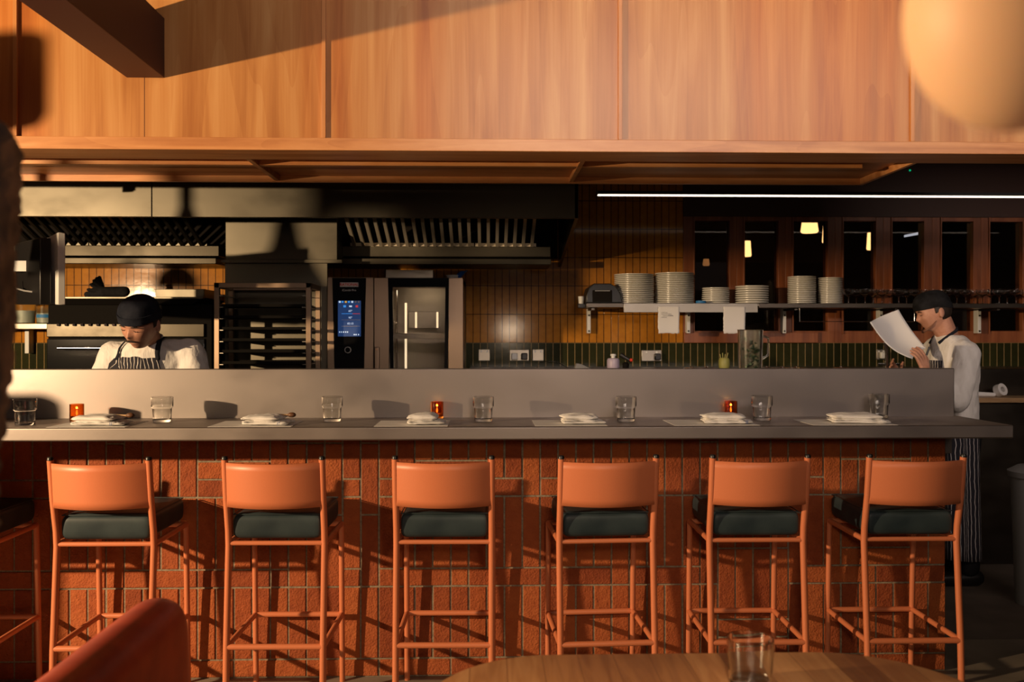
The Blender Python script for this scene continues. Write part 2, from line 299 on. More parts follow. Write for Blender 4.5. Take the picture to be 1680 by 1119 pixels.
# ---------------------------------------------------------------- mesh builder
class MB:
    def __init__(s): s.v = []; s.f = []; s.sm = []; s.mi = []; s.cur = 0
    def add(s, vs, fs, smooth=False):
        o = len(s.v); s.v += [tuple(v) for v in vs]
        for f in fs: s.f.append(tuple(i + o for i in f)); s.sm.append(smooth); s.mi.append(s.cur)
        return s
    def box(s, x0, x1, y0, y1, z0, z1, mtx=None):
        vs = [Vector((x, y, z)) for x in (x0, x1) for y in (y0, y1) for z in (z0, z1)]
        if mtx: vs = [mtx @ v for v in vs]
        return s.add(vs, [(0, 1, 3, 2), (4, 6, 7, 5), (0, 4, 5, 1), (2, 3, 7, 6), (0, 2, 6, 4), (1, 5, 7, 3)])
    def rings(s, rs, cap=True, smooth=True, closed=True):
        n = len(rs[0]); o = len(s.v); vs = [v for r in rs for v in r]; fs = []
        for i in range(len(rs) - 1):
            for j in range(n if closed else n - 1):
                k = (j + 1) % n
                fs.append((i * n + j, i * n + k, (i + 1) * n + k, (i + 1) * n + j))
        s.add(vs, fs, smooth)
        if cap:
            s.f.append(tuple(o + j for j in range(n))[::-1]); s.sm.append(False); s.mi.append(s.cur)
            s.f.append(tuple(o + (len(rs) - 1) * n + j for j in range(n))); s.sm.append(False); s.mi.append(s.cur)
        return s
    def tube(s, pts, r, n=12, cap=True):
        pts = [Vector(p) for p in pts]; rs = []
        rad = r if isinstance(r, (list, tuple)) else [r] * len(pts)
        t0 = (pts[1] - pts[0]).normalized(); up = Vector((0, 0, 1)) if abs(t0.z) < .9 else Vector((1, 0, 0))
        a = t0.cross(up).normalized()
        for i, p in enumerate(pts):
            if i == 0: t = t0
            elif i == len(pts) - 1: t = (pts[i] - pts[i - 1]).normalized()
            else: t = ((pts[i] - pts[i - 1]).normalized() + (pts[i + 1] - pts[i]).normalized()).normalized()
            a = (a - t * a.dot(t)).normalized(); b = t.cross(a)
            rs.append([p + rad[i] * (math.cos(2 * math.pi * j / n) * a + math.sin(2 * math.pi * j / n) * b) for j in range(n)])
        return s.rings(rs, cap)
    def lathe(s, prof, n=32, c=(0, 0, 0), cap=False, smooth=True):
        rs = [[(c[0] + r * math.cos(2 * math.pi * j / n), c[1] + r * math.sin(2 * math.pi * j / n), c[2] + z) for j in range(n)] for r, z in prof]
        return s.rings(rs, cap or (prof[0][0] < .001 and prof[-1][0] < .001), smooth)
    def ball(s, c, r, n=16, mtx=None):
        if not isinstance(r, (tuple, list)): r = (r, r, r)
        rs = []
        for i in range(1, n):
            th = math.pi * i / n
            rs.append([Vector((r[0] * math.sin(th) * math.cos(2 * math.pi * j / (n * 2)), r[1] * math.sin(th) * math.sin(2 * math.pi * j / (n * 2)), -r[2] * math.cos(th))) for j in range(n * 2)])
        rs = [[Vector(c) + (mtx @ v if mtx else v) for v in q] for q in rs]
        return s.rings(rs, True)
    def cap2(s, a, b, ra, rb, n=10):       # round-ended tapered limb
        a, b = Vector(a), Vector(b); d = (b - a).normalized(); pts = []; rad = []
        for k in range(4): t = math.pi / 2 * (k + .35) / 4.35; pts.append(a - d * ra * math.cos(t)); rad.append(ra * math.sin(t))
        pts.append(a); rad.append(ra); pts.append(b); rad.append(rb)
        for k in range(4): t = math.pi / 2 * (1 - (k + .65) / 4.35) ; pts.append(b + d * rb * math.cos(t)); rad.append(rb * math.sin(t))
        return s.tube(pts, rad, n)
    def loft(s, secs, n=28):               # ellipse sections: centre, rx, ry (in x and y)
        rs = [[(c[0] + rx * math.cos(2 * math.pi * j / n), c[1] + ry * math.sin(2 * math.pi * j / n), c[2]) for j in range(n)] for c, rx, ry in secs]
        return s.rings(rs, True)
    def grid(s, fn, nu, nv, smooth=True):
        vs = [fn(i / nu, j / nv) for i in range(nu + 1) for j in range(nv + 1)]
        fs = [(i * (nv + 1) + j, (i + 1) * (nv + 1) + j, (i + 1) * (nv + 1) + j + 1, i * (nv + 1) + j + 1) for i in range(nu) for j in range(nv)]
        return s.add(vs, fs, smooth)
    def build(s, name, m, parent=None, bevel=0, seg=2, recalc=True, mtx=None):
        me = bpy.data.meshes.new(name); me.from_pydata(s.v, [], s.f)
        for m_ in (m if isinstance(m, (list, tuple)) else [m]): me.materials.append(m_)
        me.polygons.foreach_set('use_smooth', s.sm); me.polygons.foreach_set('material_index', s.mi)
        if recalc:
            bm = bmesh.new(); bm.from_mesh(me); bmesh.ops.recalc_face_normals(bm, faces=bm.faces); bm.to_mesh(me); bm.free()
        me.update(); me.set_sharp_from_angle(angle=R(36))
        o = bpy.data.objects.new(name, me); COL.objects.link(o)
        if parent is not None:
            o.parent = parent
            if mtx is None: mtx = Matrix.Translation(-parent.location)   # coordinates given in the world
        if mtx is not None: me.transform(mtx)
        if bevel:
            b = o.modifiers.new('bevel', 'BEVEL'); b.width = bevel; b.segments = seg; b.limit_method = 'ANGLE'; b.angle_limit = R(40)
        return o
I4 = Matrix.Identity(4)
def tag(o, label=None, cat=None, group=None, kind=None):
    if label: o['label'] = label
    if cat: o['category'] = cat
    if group: o['group'] = group
    if kind: o['kind'] = kind
    return o
def thing(name, label, cat, loc=(0, 0, 0), group=None):
    o = bpy.data.objects.new(name, None); COL.objects.link(o); o.location = loc; o.empty_display_size = .05
    return tag(o, label, cat, group)
def struct(name, mb, m, bevel=0, **k):
    o = mb.build(name, m, bevel=bevel, **k); o['kind'] = 'structure'; return o
def dup(root, loc, rotz=0, label=None):
    kids = [c for c in bpy.data.objects if c.parent == root]
    r = root.copy(); COL.objects.link(r); r.location = loc; r.rotation_euler = (0, 0, rotz)
    if label: r['label'] = label
    for ch in kids:
        c = ch.copy(); COL.objects.link(c); c.parent = r
        for g in [q for q in bpy.data.objects if q.parent == ch]:
            d = g.copy(); COL.objects.link(d); d.parent = c
    return r
def text_mesh(s, name, size, m, parent, loc, extrude=0.0008, bold=False, align='CENTER', rot=(R(90), 0, 0)):
    c = bpy.data.curves.new(name, 'FONT'); c.body = s; c.size = size; c.extrude = extrude; c.align_x = align; c.align_y = 'CENTER'
    if bold: c.offset = size * .025
    o = bpy.data.objects.new(name + '_c', c); COL.objects.link(o)
    me = bpy.data.meshes.new_from_object(o.evaluated_get(bpy.context.evaluated_depsgraph_get()))
    bpy.data.objects.remove(o)
    me.transform(Matrix.Translation(loc) @ Euler(rot).to_matrix().to_4x4())
    if parent: me.transform(Matrix.Translation(-parent.location))
    me.materials.clear(); me.materials.append(m)
    o = bpy.data.objects.new(name, me); COL.objects.link(o); o.parent = parent
    return o

# ================================================================ SETTING
YB = 3.78       # brick face and steel upstand
YF = 3.60       # wood fascia
YW = 6.20       # tiled back wall
struct('floor', MB().box(-7, 6, -3.5, 4.16, -.1, 0), M['concrete'])
struct('floor_kitchen', MB().box(-7, 6, 4.16, 7.0, -.1, 0.002), M['kfloor'])
struct('ceiling', MB().box(-7, 6, -3.5, YF - .02, 4.2, 4.3), M['dark'])
struct('ceiling_kitchen', MB().box(-7, 6, YF + .18, 9.5, 2.75, 2.85), M['dark'])
XJ = PX(1121, YW)
struct('wall_back', MB().box(-4.6, XJ, YW, YW + .1, 1.405, 2.75), M['amber_tile'])
struct('wall_back_lower', MB().box(-4.6, 5.2, YW, YW + .1, 0.0, 1.405), M['green_tile'])
ytop = PZ(1400, 356, YW); ysill = PZ(1400, 543, YW)
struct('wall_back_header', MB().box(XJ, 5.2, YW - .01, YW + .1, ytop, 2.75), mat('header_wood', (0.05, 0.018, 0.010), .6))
struct('wall_left', MB().box(-4.7, -4.6, 3.2, 9.5, 0, 2.85), M['dark'])
struct('wall_right', MB().box(5.2, 5.3, 3.2, 9.5, 0, 2.85), M['dark'])
struct('wall_far', MB().box(XJ - 1, 5.2, 9.4, 9.5, 0, 2.85), mat('far_room_wall', (0.035, 0.022, 0.016), .8))

# wood fascia: veneer panels and the raised joints between them
zb = 2.2; ztp = 4.2
jx = [PX(x, YF) for x in (-455, 27, 532, 1017, 1495, 1990)]
for i in range(5):
    a, b = jx[i], jx[i + 1]
    mm = M['veneer']
    m2 = MB().box(a + .006, b - .006, YF, YF + .17, zb + .05, ztp)
    o = struct('wall_fascia', m2, mm)
    o.location.x = 0
x237 = PX(237, YF)
struct('trim_1', MB().box(x237 - .0012, x237 + .0012, YF - .0006, YF + .01, zb + .05, 2.52), mat('seam_shadow_gap', (0.12, 0.04, 0.015), .8))
for i, x in enumerate(jx[1:5]):
    struct('trim_%d' % (i + 2), MB().box(x - .008, x + .008, YF - .014, YF + .1, zb + .052, ztp), M['batten'], .001)
struct('trim_6', MB().box(jx[0], 3.4, YF - .022, YF + .175, zb, zb + .05), M['trimwood'], .002)
# soffit: panels a little above the bottom edge, battens hanging below them
XS = 1.86; YS = 4.34
struct('ceiling_soffit', MB().box(jx[0], XS - .02, YF + .02, YS - .01, zb + .03, zb + .05), M['veneer_soffit'])
t = MB()
t.box(jx[0], XS, YS - .02, YS, zb - .0, zb + .16)
t.box(XS - .02, XS, YF + .176, YS - .02, zb, zb + .16)
struct('trim_7', t, M['trimwood'], .001)
ym = 3.955
struct('trim_8', MB().box(jx[0], PX(1412, ym), ym - .02, ym + .02, zb + .008, zb + .03), M['trimwood'], .001)
for i, px in enumerate((385, 965, -250)):
    x = PX(px, YF + .0)
    struct('trim_%d' % (9 + i), MB().box(x - .011, x + .011, YF + .176, YS - .02, zb + .006, zb + .03), M['trimwood'], .001)
# underside return right of the soffit
struct('trim_12', MB().box(XS, 3.4, YF + .17, YF + .178, zb, zb + .3), M['trimwood'])

# dark red painted beam coming out of the fascia towards the viewer
bx1 = PX(270, YF); bx0 = PX(208, YF); bz0 = PZ(270, 128, YF); bz1 = PZ(270, 30, YF)
tag(MB().box(bx0, bx1, -1.0, YF - .0, bz0, bz1).build('ceiling_beam', M['beam'], bevel=.002),
    'dark red painted beam running out of the wooden fascia at top left', 'beam', kind='structure')

# unseen blockers added left of frame to shade the kitchen and far left stool
struct('wall_partition', MB().box(-3.4, -2.82, 2.66, 2.74, 0, 1.445), M['plaster'], .03)
struct('trim_15', MB().box(-3.42, -3.29, 2.08, 2.14, 1.885, 1.94).box(-3.29, -2.25, 2.08, 2.14, 1.835, 1.94), M['beam'])
struct('trim_16', MB().box(-2.80, -2.36, 3.08, 3.13, 1.675, 1.862), M['beam'])
struct('trim_17', MB().box(-3.44, -3.42, 2.09, 2.13, 1.835, 4.2), M['beam'])
for j, (x, y, zt, zbm, rt, rb, dome) in enumerate(((-2.96, 3.1, 1.985, 1.772, .022, .10, 0), (-3.46, 3.1, 1.866, 1.79, .03, .062, 1), (-2.955, 2.6, 2.285, 2.09, .12, .125, 2))):  # unseen lamps read from their shadows; the drum is added for its shadow
    t = thing('pendant_lamp', ['slim cone pendant lamp hanging left of the beam', 'small domed pendant lamp hanging furthest left', 'wide drum pendant lamp hanging near the left wall'][j], 'lamp', (x, y, zbm))
    prof = [(rb, zbm), (rb * .68, zbm + (zt - zbm) * .3), (rb * .36, zbm + (zt - zbm) * .62), (rt, zt)] if not dome else [(rb * .92, zbm), (rb, zbm + .02), (rb, zt - .01), (rt, zt), (.004, zt + .001)] if dome == 2 else [(rb, zbm), (rb * .97, zbm + .02), (rb * .8, zbm + .05), (rb * .4, zbm + .07), (.004, zt)]
    MB().lathe(prof + [(r - .002 if r > .004 else .002, z - .002) for r, z in prof[::-1]], 32, (x, y, 0)).build('shade', M['cone'], t)
    if dome == 0: MB().tube([(x, y, zt), (x, y, 4.2)], .018, 12).build('stem', M['cone'], t)
    else: MB().tube([(x, y, zt), (x, y, 4.2)], .003, 8).build('cord', M['cone'], t)

# ================================================================ BAR
XL = -4.0
XB1 = PX(1552, YB); XU1 = PX(1566, YB); XC1 = 2.052
# brick front: real bricks laid upright and flat on a four-to-one grid
mod = .0766; nc = int((XB1 - XL) / mod); nr = 14; rng = random.Random(11)
g = [[0] * nr for _ in range(nc)]
mb = MB(); tones = []
def brick(c, r_, wc, hr):
    x1 = XB1 - c * mod; x0 = x1 - wc * mod; z0 = r_ * mod; z1 = z0 + hr * mod; j = .0040
    dy = rng.uniform(-.0015, .002); q = .0022
    fx0, fx1, fz0, fz1 = x0 + j, x1 - j, z0 + j, min(z1, 1.052) - j
    fx0 += rng.uniform(-.001, .001); fx1 += rng.uniform(-.001, .001)
    y = YB + dy
    vs = [(fx0 + q, y, fz0 + q), (fx1 - q, y, fz0 + q), (fx1 - q, y, fz1 - q), (fx0 + q, y, fz1 - q),
          (fx0, y + q, fz0), (fx1, y + q, fz0), (fx1, y + q, fz1), (fx0, y + q, fz1),
          (fx0, YB + .03, fz0), (fx1, YB + .03, fz0), (fx1, YB + .03, fz1), (fx0, YB + .03, fz1)]
    fs = [(0, 1, 2, 3)] + [(4 + i, 4 + (i + 1) % 4, (i + 1) % 4, i) for i in range(4)] + [(8 + i, 8 + (i + 1) % 4, 4 + (i + 1) % 4, 4 + i) for i in range(4)]
    mb.add(vs, fs); tones.extend([rng.uniform(0, .5)] * 12)
for r_ in range(nr):
    for c in range(nc):
        if g[c][r_]: continue
        hfree = 0
        while hfree < 4 and c + hfree < nc and not g[c + hfree][r_]: hfree += 1
        vfree = min(4, nr - r_)
        pref_h = (r_ in (0, 5, 10) and rng.random() < .62) or rng.random() < .07
        if hfree == 4 and (pref_h or (vfree < 2)):
            for k in range(4): g[c + k][r_] = 1
            brick(c, r_, 4, 1)
        else:
            h = vfree
            if r_ in (0, 5, 10) and rng.random() < .25: h = 1
            if r_ in (1, 6) : h = min(4, vfree)
            for k in range(h): g[c][r_ + k] = 1
            brick(c, r_, 1, h)
o = mb.build('wall_bar_brick', M['brick'], recalc=False); o['kind'] = 'structure'
at = o.data.attributes.new('tone', 'FLOAT', 'POINT'); at.data.foreach_set('value', tones)
struct('wall_bar_core', MB().box(XL, XB1 - .004, YB + .005, YB + .30, 0, 1.05), M['mortar'])
# steel counter: top, rolled front edge, upstand with capping — one folded steel unit
ZC = 1.104; YC = 3.39
t = thing('bar_counter', 'long brushed steel bar counter with raised upstand on the brick base', 'counter', (0, YC, ZC))
MB().box(XL, XC1, YC, YB + .04, ZC - .052, ZC).build('counter_top', M['steel_bar'], t, .006, 3)
MB().box(XL, XU1, YB, YB + .045, ZC - .02, PZ(800, 605, YB)).build('upstand', M['steel_bar'], t, .004, 3)
MB().box(XB1, XU1, YB + .02, YB + .4, .94, ZC - .05).build('end_panel', M['steel_bar'], t, .002)
ZU = PZ(800, 605, YB)
# kitchen-side prep counter right behind the upstand
t = thing('prep_counter', 'steel prep counter hidden behind the bar upstand', 'counter', (0, 4.0, 0))
MB().box(XL, XU1 - .02, YB + .31, 4.18, .86, .90).build('worktop', M['steel'], t, .003)
MB().box(XL, XU1 - .04, YB + .32, 4.10, 0, .86).build('cabinet_body', M['steel_dark'], t)
ox0_ = PX(536, 5.5)
t = thing('back_counter', 'dark kitchen counter running along the tiled back wall', 'counter', (0, 5.8, 0))
MB().box(ox0_, PX(1590, 5.5), 5.52, YW - .03, .86, .90).build('worktop', M['steel'], t, .003)
MB().box(ox0_, PX(1590, 5.5), 5.56, YW - .03, .0, .86).build('cabinet_body', M['steel_dark'], t)

# ================================================================ STOOLS
def make_stool():
    t = thing('bar_stool', 'x', 'stool', (0, 0, 0), 'coral bar stools along the counter')
    w = .181; r = .0125
    yn = lambda z: (-.20 + (-.05 if z > .9 else 0))
    for s in (-1, 1):     # rear uprights: kick back below and above the seat
        p = MB().tube([(s * w, -.215, 0), (s * w, -.205, .28), (s * w, -.175, .66), (s * w, -.18, .72), (s * w, -.205, .84), (s * w, -.225, .992)], r, 14).build('leg', M['coral'], t, mtx=I4)
        MB().lathe([(.0005, .012), (.009, .011), (.0118, .006), (.0118, -.002)], 16, (s * w, -.226, .992)).build('end_cap', M['black'], p, mtx=I4)
        MB().tube([(s * w, .195, 0), (s * w, .185, .3), (s * w, .17, .67)], r * .92, 14).build('leg', M['coral'], t, mtx=I4)
    f = MB()
    for s in (-1, 1): f.tube([(s * w, -.176, .668), (s * w, .17, .668)], .011, 12)
    f.tube([(-w, -.176, .668), (w, -.176, .668)], .009, 12); f.tube([(-w, .17, .668), (w, .17, .668)], .011, 12)
    f.build('seat_frame', M['coral'], t, mtx=I4)
    for a, b in (((-w, -.205, .285), (w, -.205, .285)), ((-w, .185, .285), (w, .185, .285)), ((-w, -.205, .285), (-w, .185, .285)), ((w, -.205, .285), (w, .185, .285))):
        MB().tube([a, b], .0112, 14).build('footrest_rail', M['coral'], t, mtx=I4)
    # curved sheet back rest
    def fn(u, v):
        x = (u * 2 - 1) * w; c = 1 - (u * 2 - 1) ** 2; z = .812 + v * .168
        return (x * 1.02, -.214 - .058 * c - .02 * (v - .5), z)
    br = MB().grid(fn, 28, 6).build('backrest', M['coral'], t, recalc=False, mtx=I4)
    so = br.modifiers.new('thick', 'SOLIDIFY'); so.thickness = .006; so.offset = 0
    # cushion: pillowy superellipsoid box
    def cushion():
        c = MB(); hx, hy, hz = .1675, .188, .053; n = 26; rs = []
        for i in range(1, 15):
            th = math.pi * i / 15; zz = -math.cos(th); k = abs(math.sin(th)) ** .17
            ring = []
            for j in range(n * 2):
                a = 2 * math.pi * j / (n * 2); ca, sa = math.cos(a), math.sin(a)
                e = .10
                x = math.copysign(abs(ca) ** e, ca); y = math.copysign(abs(sa) ** e, sa)
                m_ = max(abs(x), abs(y)); x /= m_ ** .3; y /= m_ ** .3
                z = math.copysign(abs(zz) ** .5, zz)
                ring.append((x * hx * k, .008 + y * hy * k, .73 + z * hz * (.97 + .05 * (1 - x * x) * (1 - y * y))))
            rs.append(ring)
        return c.rings(rs, True)
    q = cushion().build('seat_cushion', M['leather'], t, mtx=I4)
    sb = q.modifiers.new('s', 'SUBSURF'); sb.levels = sb.render_levels = 1
    MB().tube([(-.164, -.172, .776), (0, -.178, .7775), (.164, -.172, .776), (.166, .18, .776), (0, .19, .7775), (-.166, .18, .776), (-.164, -.172, .776)], .0022, 8).build('piping', M['leather'], q, mtx=I4)
    return t
st = make_stool()
YST = 3.545
slabels = ['coral bar stool at the far left, half in shadow and cut by the frame edge',
           'brightest coral bar stool, in front of the two place settings nearest the left end',
           'coral bar stool, second whole one from the left, below the glass beside the spoon napkin',
           'coral bar stool in front of the middle amber candle, left of the oak table',
           'coral bar stool with its legs ending behind the left half of the oak table',
           'coral bar stool directly behind the tumbler on the oak table',
           'coral bar stool nearest the right end of the counter, in front of the brick corner']
for i, (x, rz) in enumerate(((-2.05, 0), (-1.437, -.5), (-.795, -1), (-.162, -1), (.445, 3), (1.034, -.5), (1.632, 0))):
    if i == 0: st.location = (x, YST, 0); st['label'] = slabels[0]
    else: dup(st, (x, YST, 0), R(rz), slabels[i])

# ================================================================ THINGS ON THE COUNTER
def tumbler_mesh(r=.043, h=.100):
    o_ = [(.0005, 0), (r * .80, 0), (r * .84, .004), (r * .87, h * .52), (r * .90, h * .56), (r * .985, h * .60), (r, h * .64), (r, h - .001), (r - .001, h)]
    i_ = [(r - .0024, h - .001), (r - .0026, h * .62), (r * .85 - .002, h * .52), (r * .80 - .003, .014), (r * .5, .010), (.0005, .009)]
    return MB().lathe(o_ + i_, 40)
gl = tumbler_mesh().build('water_glass', M['glass'])
tag(gl, '', 'glass', group='water tumblers on the counter')
gpos = [(41, 697, 'clear tumbler furthest left on the steel counter, in the shadowed corner'),
        (266, 692, 'clear tumbler between the candle napkin and the spoon napkin at left'),
        (545, 691, 'clear tumbler on the counter in front of the oven control panel'),
        (793, 691, 'clear tumbler right of the napkin that hides an amber candle'),
        (1027, 691, 'clear tumbler on the counter below the pinned note'),
        (1250, 689, 'clear tumbler beside the right-hand amber candle and napkin'),
        (1442, 685, 'clear tumbler standing behind the napkin at the right end of the counter')]
for i, (px, py, lab) in enumerate(gpos):
    x, y = on_plane(px, py, ZC); y = min(y, YB - .05)
    o = gl if i == 0 else gl.copy()
    if i: COL.objects.link(o)
    o.location = (PX(px, y), y, ZC + .0005); o['label'] = lab
# water in one glass
def votive(px, py, lab):
    x, y = on_plane(px, py, ZC); y = min(y, YB - .036); x = PX(px, y)
    t = thing('votive_candle', lab, 'candle', (x, y, ZC + .0005), 'amber candle holders')
    r, h = .0275, .070
    MB().lathe([(.0005, 0), (r * .96, 0), (r, .003), (r, h), (r - .0026, h), (r - .0028, .008), (.0005, .007)], 36).build('glass_holder', M['amberglass'], t, mtx=I4)
    c = MB().lathe([(.0005, .0085), (r * .8, .0085), (r * .8, .022), (.0005, .021)], 24).build('wax', M['wax'], t, mtx=I4)
    MB().tube([(0, 0, .021), (0, 0, .026)], .0008, 6).build('wick', M['black'], c, mtx=I4)
    MB().lathe([(.0003, .024), (.0035, .029), (.0042, .033), (.003, .040), (.0003, .048)], 12).build('flame', M['flame'], t, mtx=I4)
    light('candle_light', 'POINT', (x, y, ZC + .055), .05, (1, .45, .12), shadow_soft_size=.004)
votive(126, 691, 'lit amber glass candle at the left end of the counter, largest of the three')
votive(717, 686, 'amber glass candle standing behind the folded napkin at the middle of the counter')
votive(1199, 684, 'amber glass candle standing near the right end of the counter beside a tumbler')

def ph_(rg, k): return k * 1.7
def napkin(px0, px1, pyb, lab, seed, layers=4, stripe=True, hgt=.036, spoon=False):
    rg = random.Random(seed); y0, y1 = YC + .035, YC + .165
    xc = (PX(px0, y0) + PX(px1, y0)) / 2; W = (PX(px1, y0) - PX(px0, y0)) / 2
    t = thing('napkin', lab, 'napkin', (xc, (y0 + y1) / 2, ZC + .0040), 'folded white napkins')
    D = (y1 - y0) / 2; z = .0; o = None
    b = MB(); hs = [(.012, 1.0, .0), (.004, .90, -.006), (hgt - .019, .94, -.004)]
    for k, (hh, ws, off) in enumerate(hs):
        rs = []; m_ = 34; nn = 22
        for i in range(nn + 1):
            v = i / nn * 2 - 1; e = max(0.0, 1 - abs(v) ** (7 if k < 2 else 3.2)) ** .5; ring = []
            for j in range(m_):
                a = 2 * math.pi * j / m_; ca, sa = math.cos(a), math.sin(a)
                x = math.copysign(abs(ca) ** .42, ca); zz = math.copysign(abs(sa) ** .75, sa)
                sk = (W * ws - .012 * k * (x > 0)) * x + off
                bul = ((.75 + .75 * (1 - x * x)) if k == 2 else 1) * e + .02
                wr = .0011 * math.sin(x * 7 + ph_(rg, k) + v * 4) + .0008 * math.sin(v * 13 + x * 5 + k)
                ring.append((sk + .004 * math.sin(v * 2.2 + k + seed), v * D * (1 - .02 * k) , z + hh / 2 + hh / 2 * zz * bul + wr * (sa > -.3) * e))
            rs.append(ring)
        b.rings(rs, True); z += hh * .93
    o = b.build('folded_cloth', M['cloth'], t, mtx=I4)
    sb = o.modifiers.new('s', 'SUBSURF'); sb.levels = sb.render_levels = 1
    tx = bpy.data.textures.new('cloth', 'CLOUDS'); tx.noise_scale = .035; tx.noise_depth = 2
    dp = o.modifiers.new('crumple', 'DISPLACE'); dp.texture = tx; dp.strength = .009; dp.mid_level = .5; dp.texture_coords = 'GLOBAL'
    if stripe:
        for q in (0.0, .006):
            def sf(u, v, q=q):
                xx = W * .62 + q + u * .0022; return (xx, (y0 - y1) / 2 - .0012, .002 + v * .012)
            MB().grid(sf, 1, 6).build('blue_stripe', M['blueink'], o, recalc=False, mtx=I4)
    t.rotation_euler.z = R(rg.uniform(-9, 9))
    return xc, y0, y1, W, hgt
ps = [(75, 210, 112, 200, 'folded napkin with a wooden spoon in front of the large amber candle'),
      (340, 480, 396, 472, 'folded napkin with a wooden spoon, between the second and third tumblers from left'),
      (613, 735, 668, 730, 'thick square-folded napkin in front of the middle amber candle'),
      (878, 995, 924, 994, 'loosely folded napkin left of the tumbler below the pinned note'),
      (1107, 1243, 1160, 1240, 'folded napkin in front of the right-hand amber candle'),
      (1335, 1468, 1374, 1464, 'folded napkin nearest the right end of the counter')]
wsp = ['left end, beside the large candle', 'under the second napkin from the left', 'under the square-folded napkin', 'below the pinned note', 'near the right-hand candle', 'nearest the right end of the counter']
for i, (a, b, n0, n1, lab) in enumerate(ps):
    y0 = YC + .012; x0 = PX(a, y0); x1 = PX(b, y0 + .03)
    tag(MB().box(x0, x1, y0, y0 + .235, ZC + .0003, ZC + .0012).build('paper_placemat', M['paper']), 'flat white paper menu sheet, ' + wsp[i], 'paper menu', 'paper menus under the napkins')
    xc, ya, yb, W, h = napkin(n0, n1, 700, lab, i + 3, hgt=.038 if i != 2 else .042, layers=4, stripe=i in (0, 1, 4))
    if i < 2:
        t = thing('wooden_spoon', ['wooden spoon tucked in the leftmost napkin', 'wooden spoon tucked in the second napkin from the left'][i], 'spoon', (xc + W - .01, yb + .01, ZC + .034), 'spoons in the napkins')
        MB().ball((xc + W - .004, ya + .09, ZC + .036), (.017, .012, .010), 10).build('bowl', mat('walnut', (0.13, 0.055, 0.022), .5), t)
        MB().tube([(xc + W - .01, ya + .09, ZC + .035), (xc - W * .2, ya + .10, ZC + .036)], .004, 8).build('handle', M['tanwood'], t)

# ================================================================ KITCHEN: HOOD
YH = 5.0
hx0 = -4.0; hx1 = PX(949, YH); hz0 = PZ(600, 357, YH)
t = thing('extraction_hood', 'long stainless steel extraction hood under the wooden soffit', 'extraction hood', (0, YH, hz0))
seam = PX(249, YH)
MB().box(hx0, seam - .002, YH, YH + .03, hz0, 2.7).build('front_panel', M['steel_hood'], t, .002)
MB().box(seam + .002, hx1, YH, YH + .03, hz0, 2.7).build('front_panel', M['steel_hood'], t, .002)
zbk = PZ(880, 437, 6.15)
xs_ = hx1
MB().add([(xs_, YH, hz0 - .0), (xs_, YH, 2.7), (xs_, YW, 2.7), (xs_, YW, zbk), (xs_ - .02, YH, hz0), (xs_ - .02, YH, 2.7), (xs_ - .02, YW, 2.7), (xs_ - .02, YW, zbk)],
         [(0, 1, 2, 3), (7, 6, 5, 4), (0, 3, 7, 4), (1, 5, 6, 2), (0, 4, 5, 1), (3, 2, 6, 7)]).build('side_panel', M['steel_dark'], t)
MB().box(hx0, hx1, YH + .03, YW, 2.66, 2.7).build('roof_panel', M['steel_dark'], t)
# back gutter (right bay and left bay)
for a, b in ((565, 902), (-700, 366)):
    x0, x1 = PX(a, 5.95), min(PX(b, 5.95), hx1 - .03)
    zt = PZ(700, 405, 5.9); zm = PZ(700, 436, 5.9)
    g_ = MB(); g_.box(x0, x1, 5.86, YW, zm + .055, zt); g_.box(x0, x1, 5.80, YW, zm, zm + .04)
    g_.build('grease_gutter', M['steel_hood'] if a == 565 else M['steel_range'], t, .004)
# baffle filters: slats climbing from the gutter to the front
def baffle(x0, x1, n, mm):
    b = MB(); ya, za, yb_, zb_ = 5.88, PZ(700, 402, 5.9) + .0, YH + .10, hz0 + .24
    pit = (x1 - x0) / n
    ang = math.atan2(zb_ - za, yb_ - ya)
    for k in range(n):
        xm = x0 + (k + .5) * pit
        vs = []
        for yy, zz in ((ya, za), (yb_, zb_)):
            for dx, dn in ((-pit * .17, 0), (pit * .17, 0), (pit * .17, -.022), (-pit * .17, -.022)):
                vs.append((xm + dx, yy - 0, zz + dn))
        b.add(vs, [(0, 1, 2, 3), (4, 7, 6, 5), (0, 4, 5, 1), (2, 6, 7, 3), (1, 5, 6, 2), (0, 3, 7, 4)])
    b.box(x0, x1, ya - .012, ya + .012, za - .03, za + .01)
    return b.build('baffle_filter', mm, t)
xa = PX(575, 5.9); xb = PX(880, 5.9)
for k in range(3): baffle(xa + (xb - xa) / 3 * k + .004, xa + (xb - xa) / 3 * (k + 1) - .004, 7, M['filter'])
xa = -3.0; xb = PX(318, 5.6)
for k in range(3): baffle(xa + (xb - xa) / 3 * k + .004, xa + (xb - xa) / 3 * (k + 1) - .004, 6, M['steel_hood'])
MB().box(hx0, hx1 - .03, 6.12, 6.16, 1.99, 2.66).build('plenum', M['blackmatte'], t)
# boxed duct and splashback between the two bays
YD = 5.62
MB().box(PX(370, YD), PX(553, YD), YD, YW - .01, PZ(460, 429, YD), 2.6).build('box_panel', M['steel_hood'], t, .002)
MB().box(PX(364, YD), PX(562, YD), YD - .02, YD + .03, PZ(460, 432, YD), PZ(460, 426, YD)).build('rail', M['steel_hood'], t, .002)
MB().box(PX(368, YD), PX(536, YD), YD + .015, YD + .03, 1.1, PZ(460, 431, YD)).build('splashback', M['steel_hood'], t)

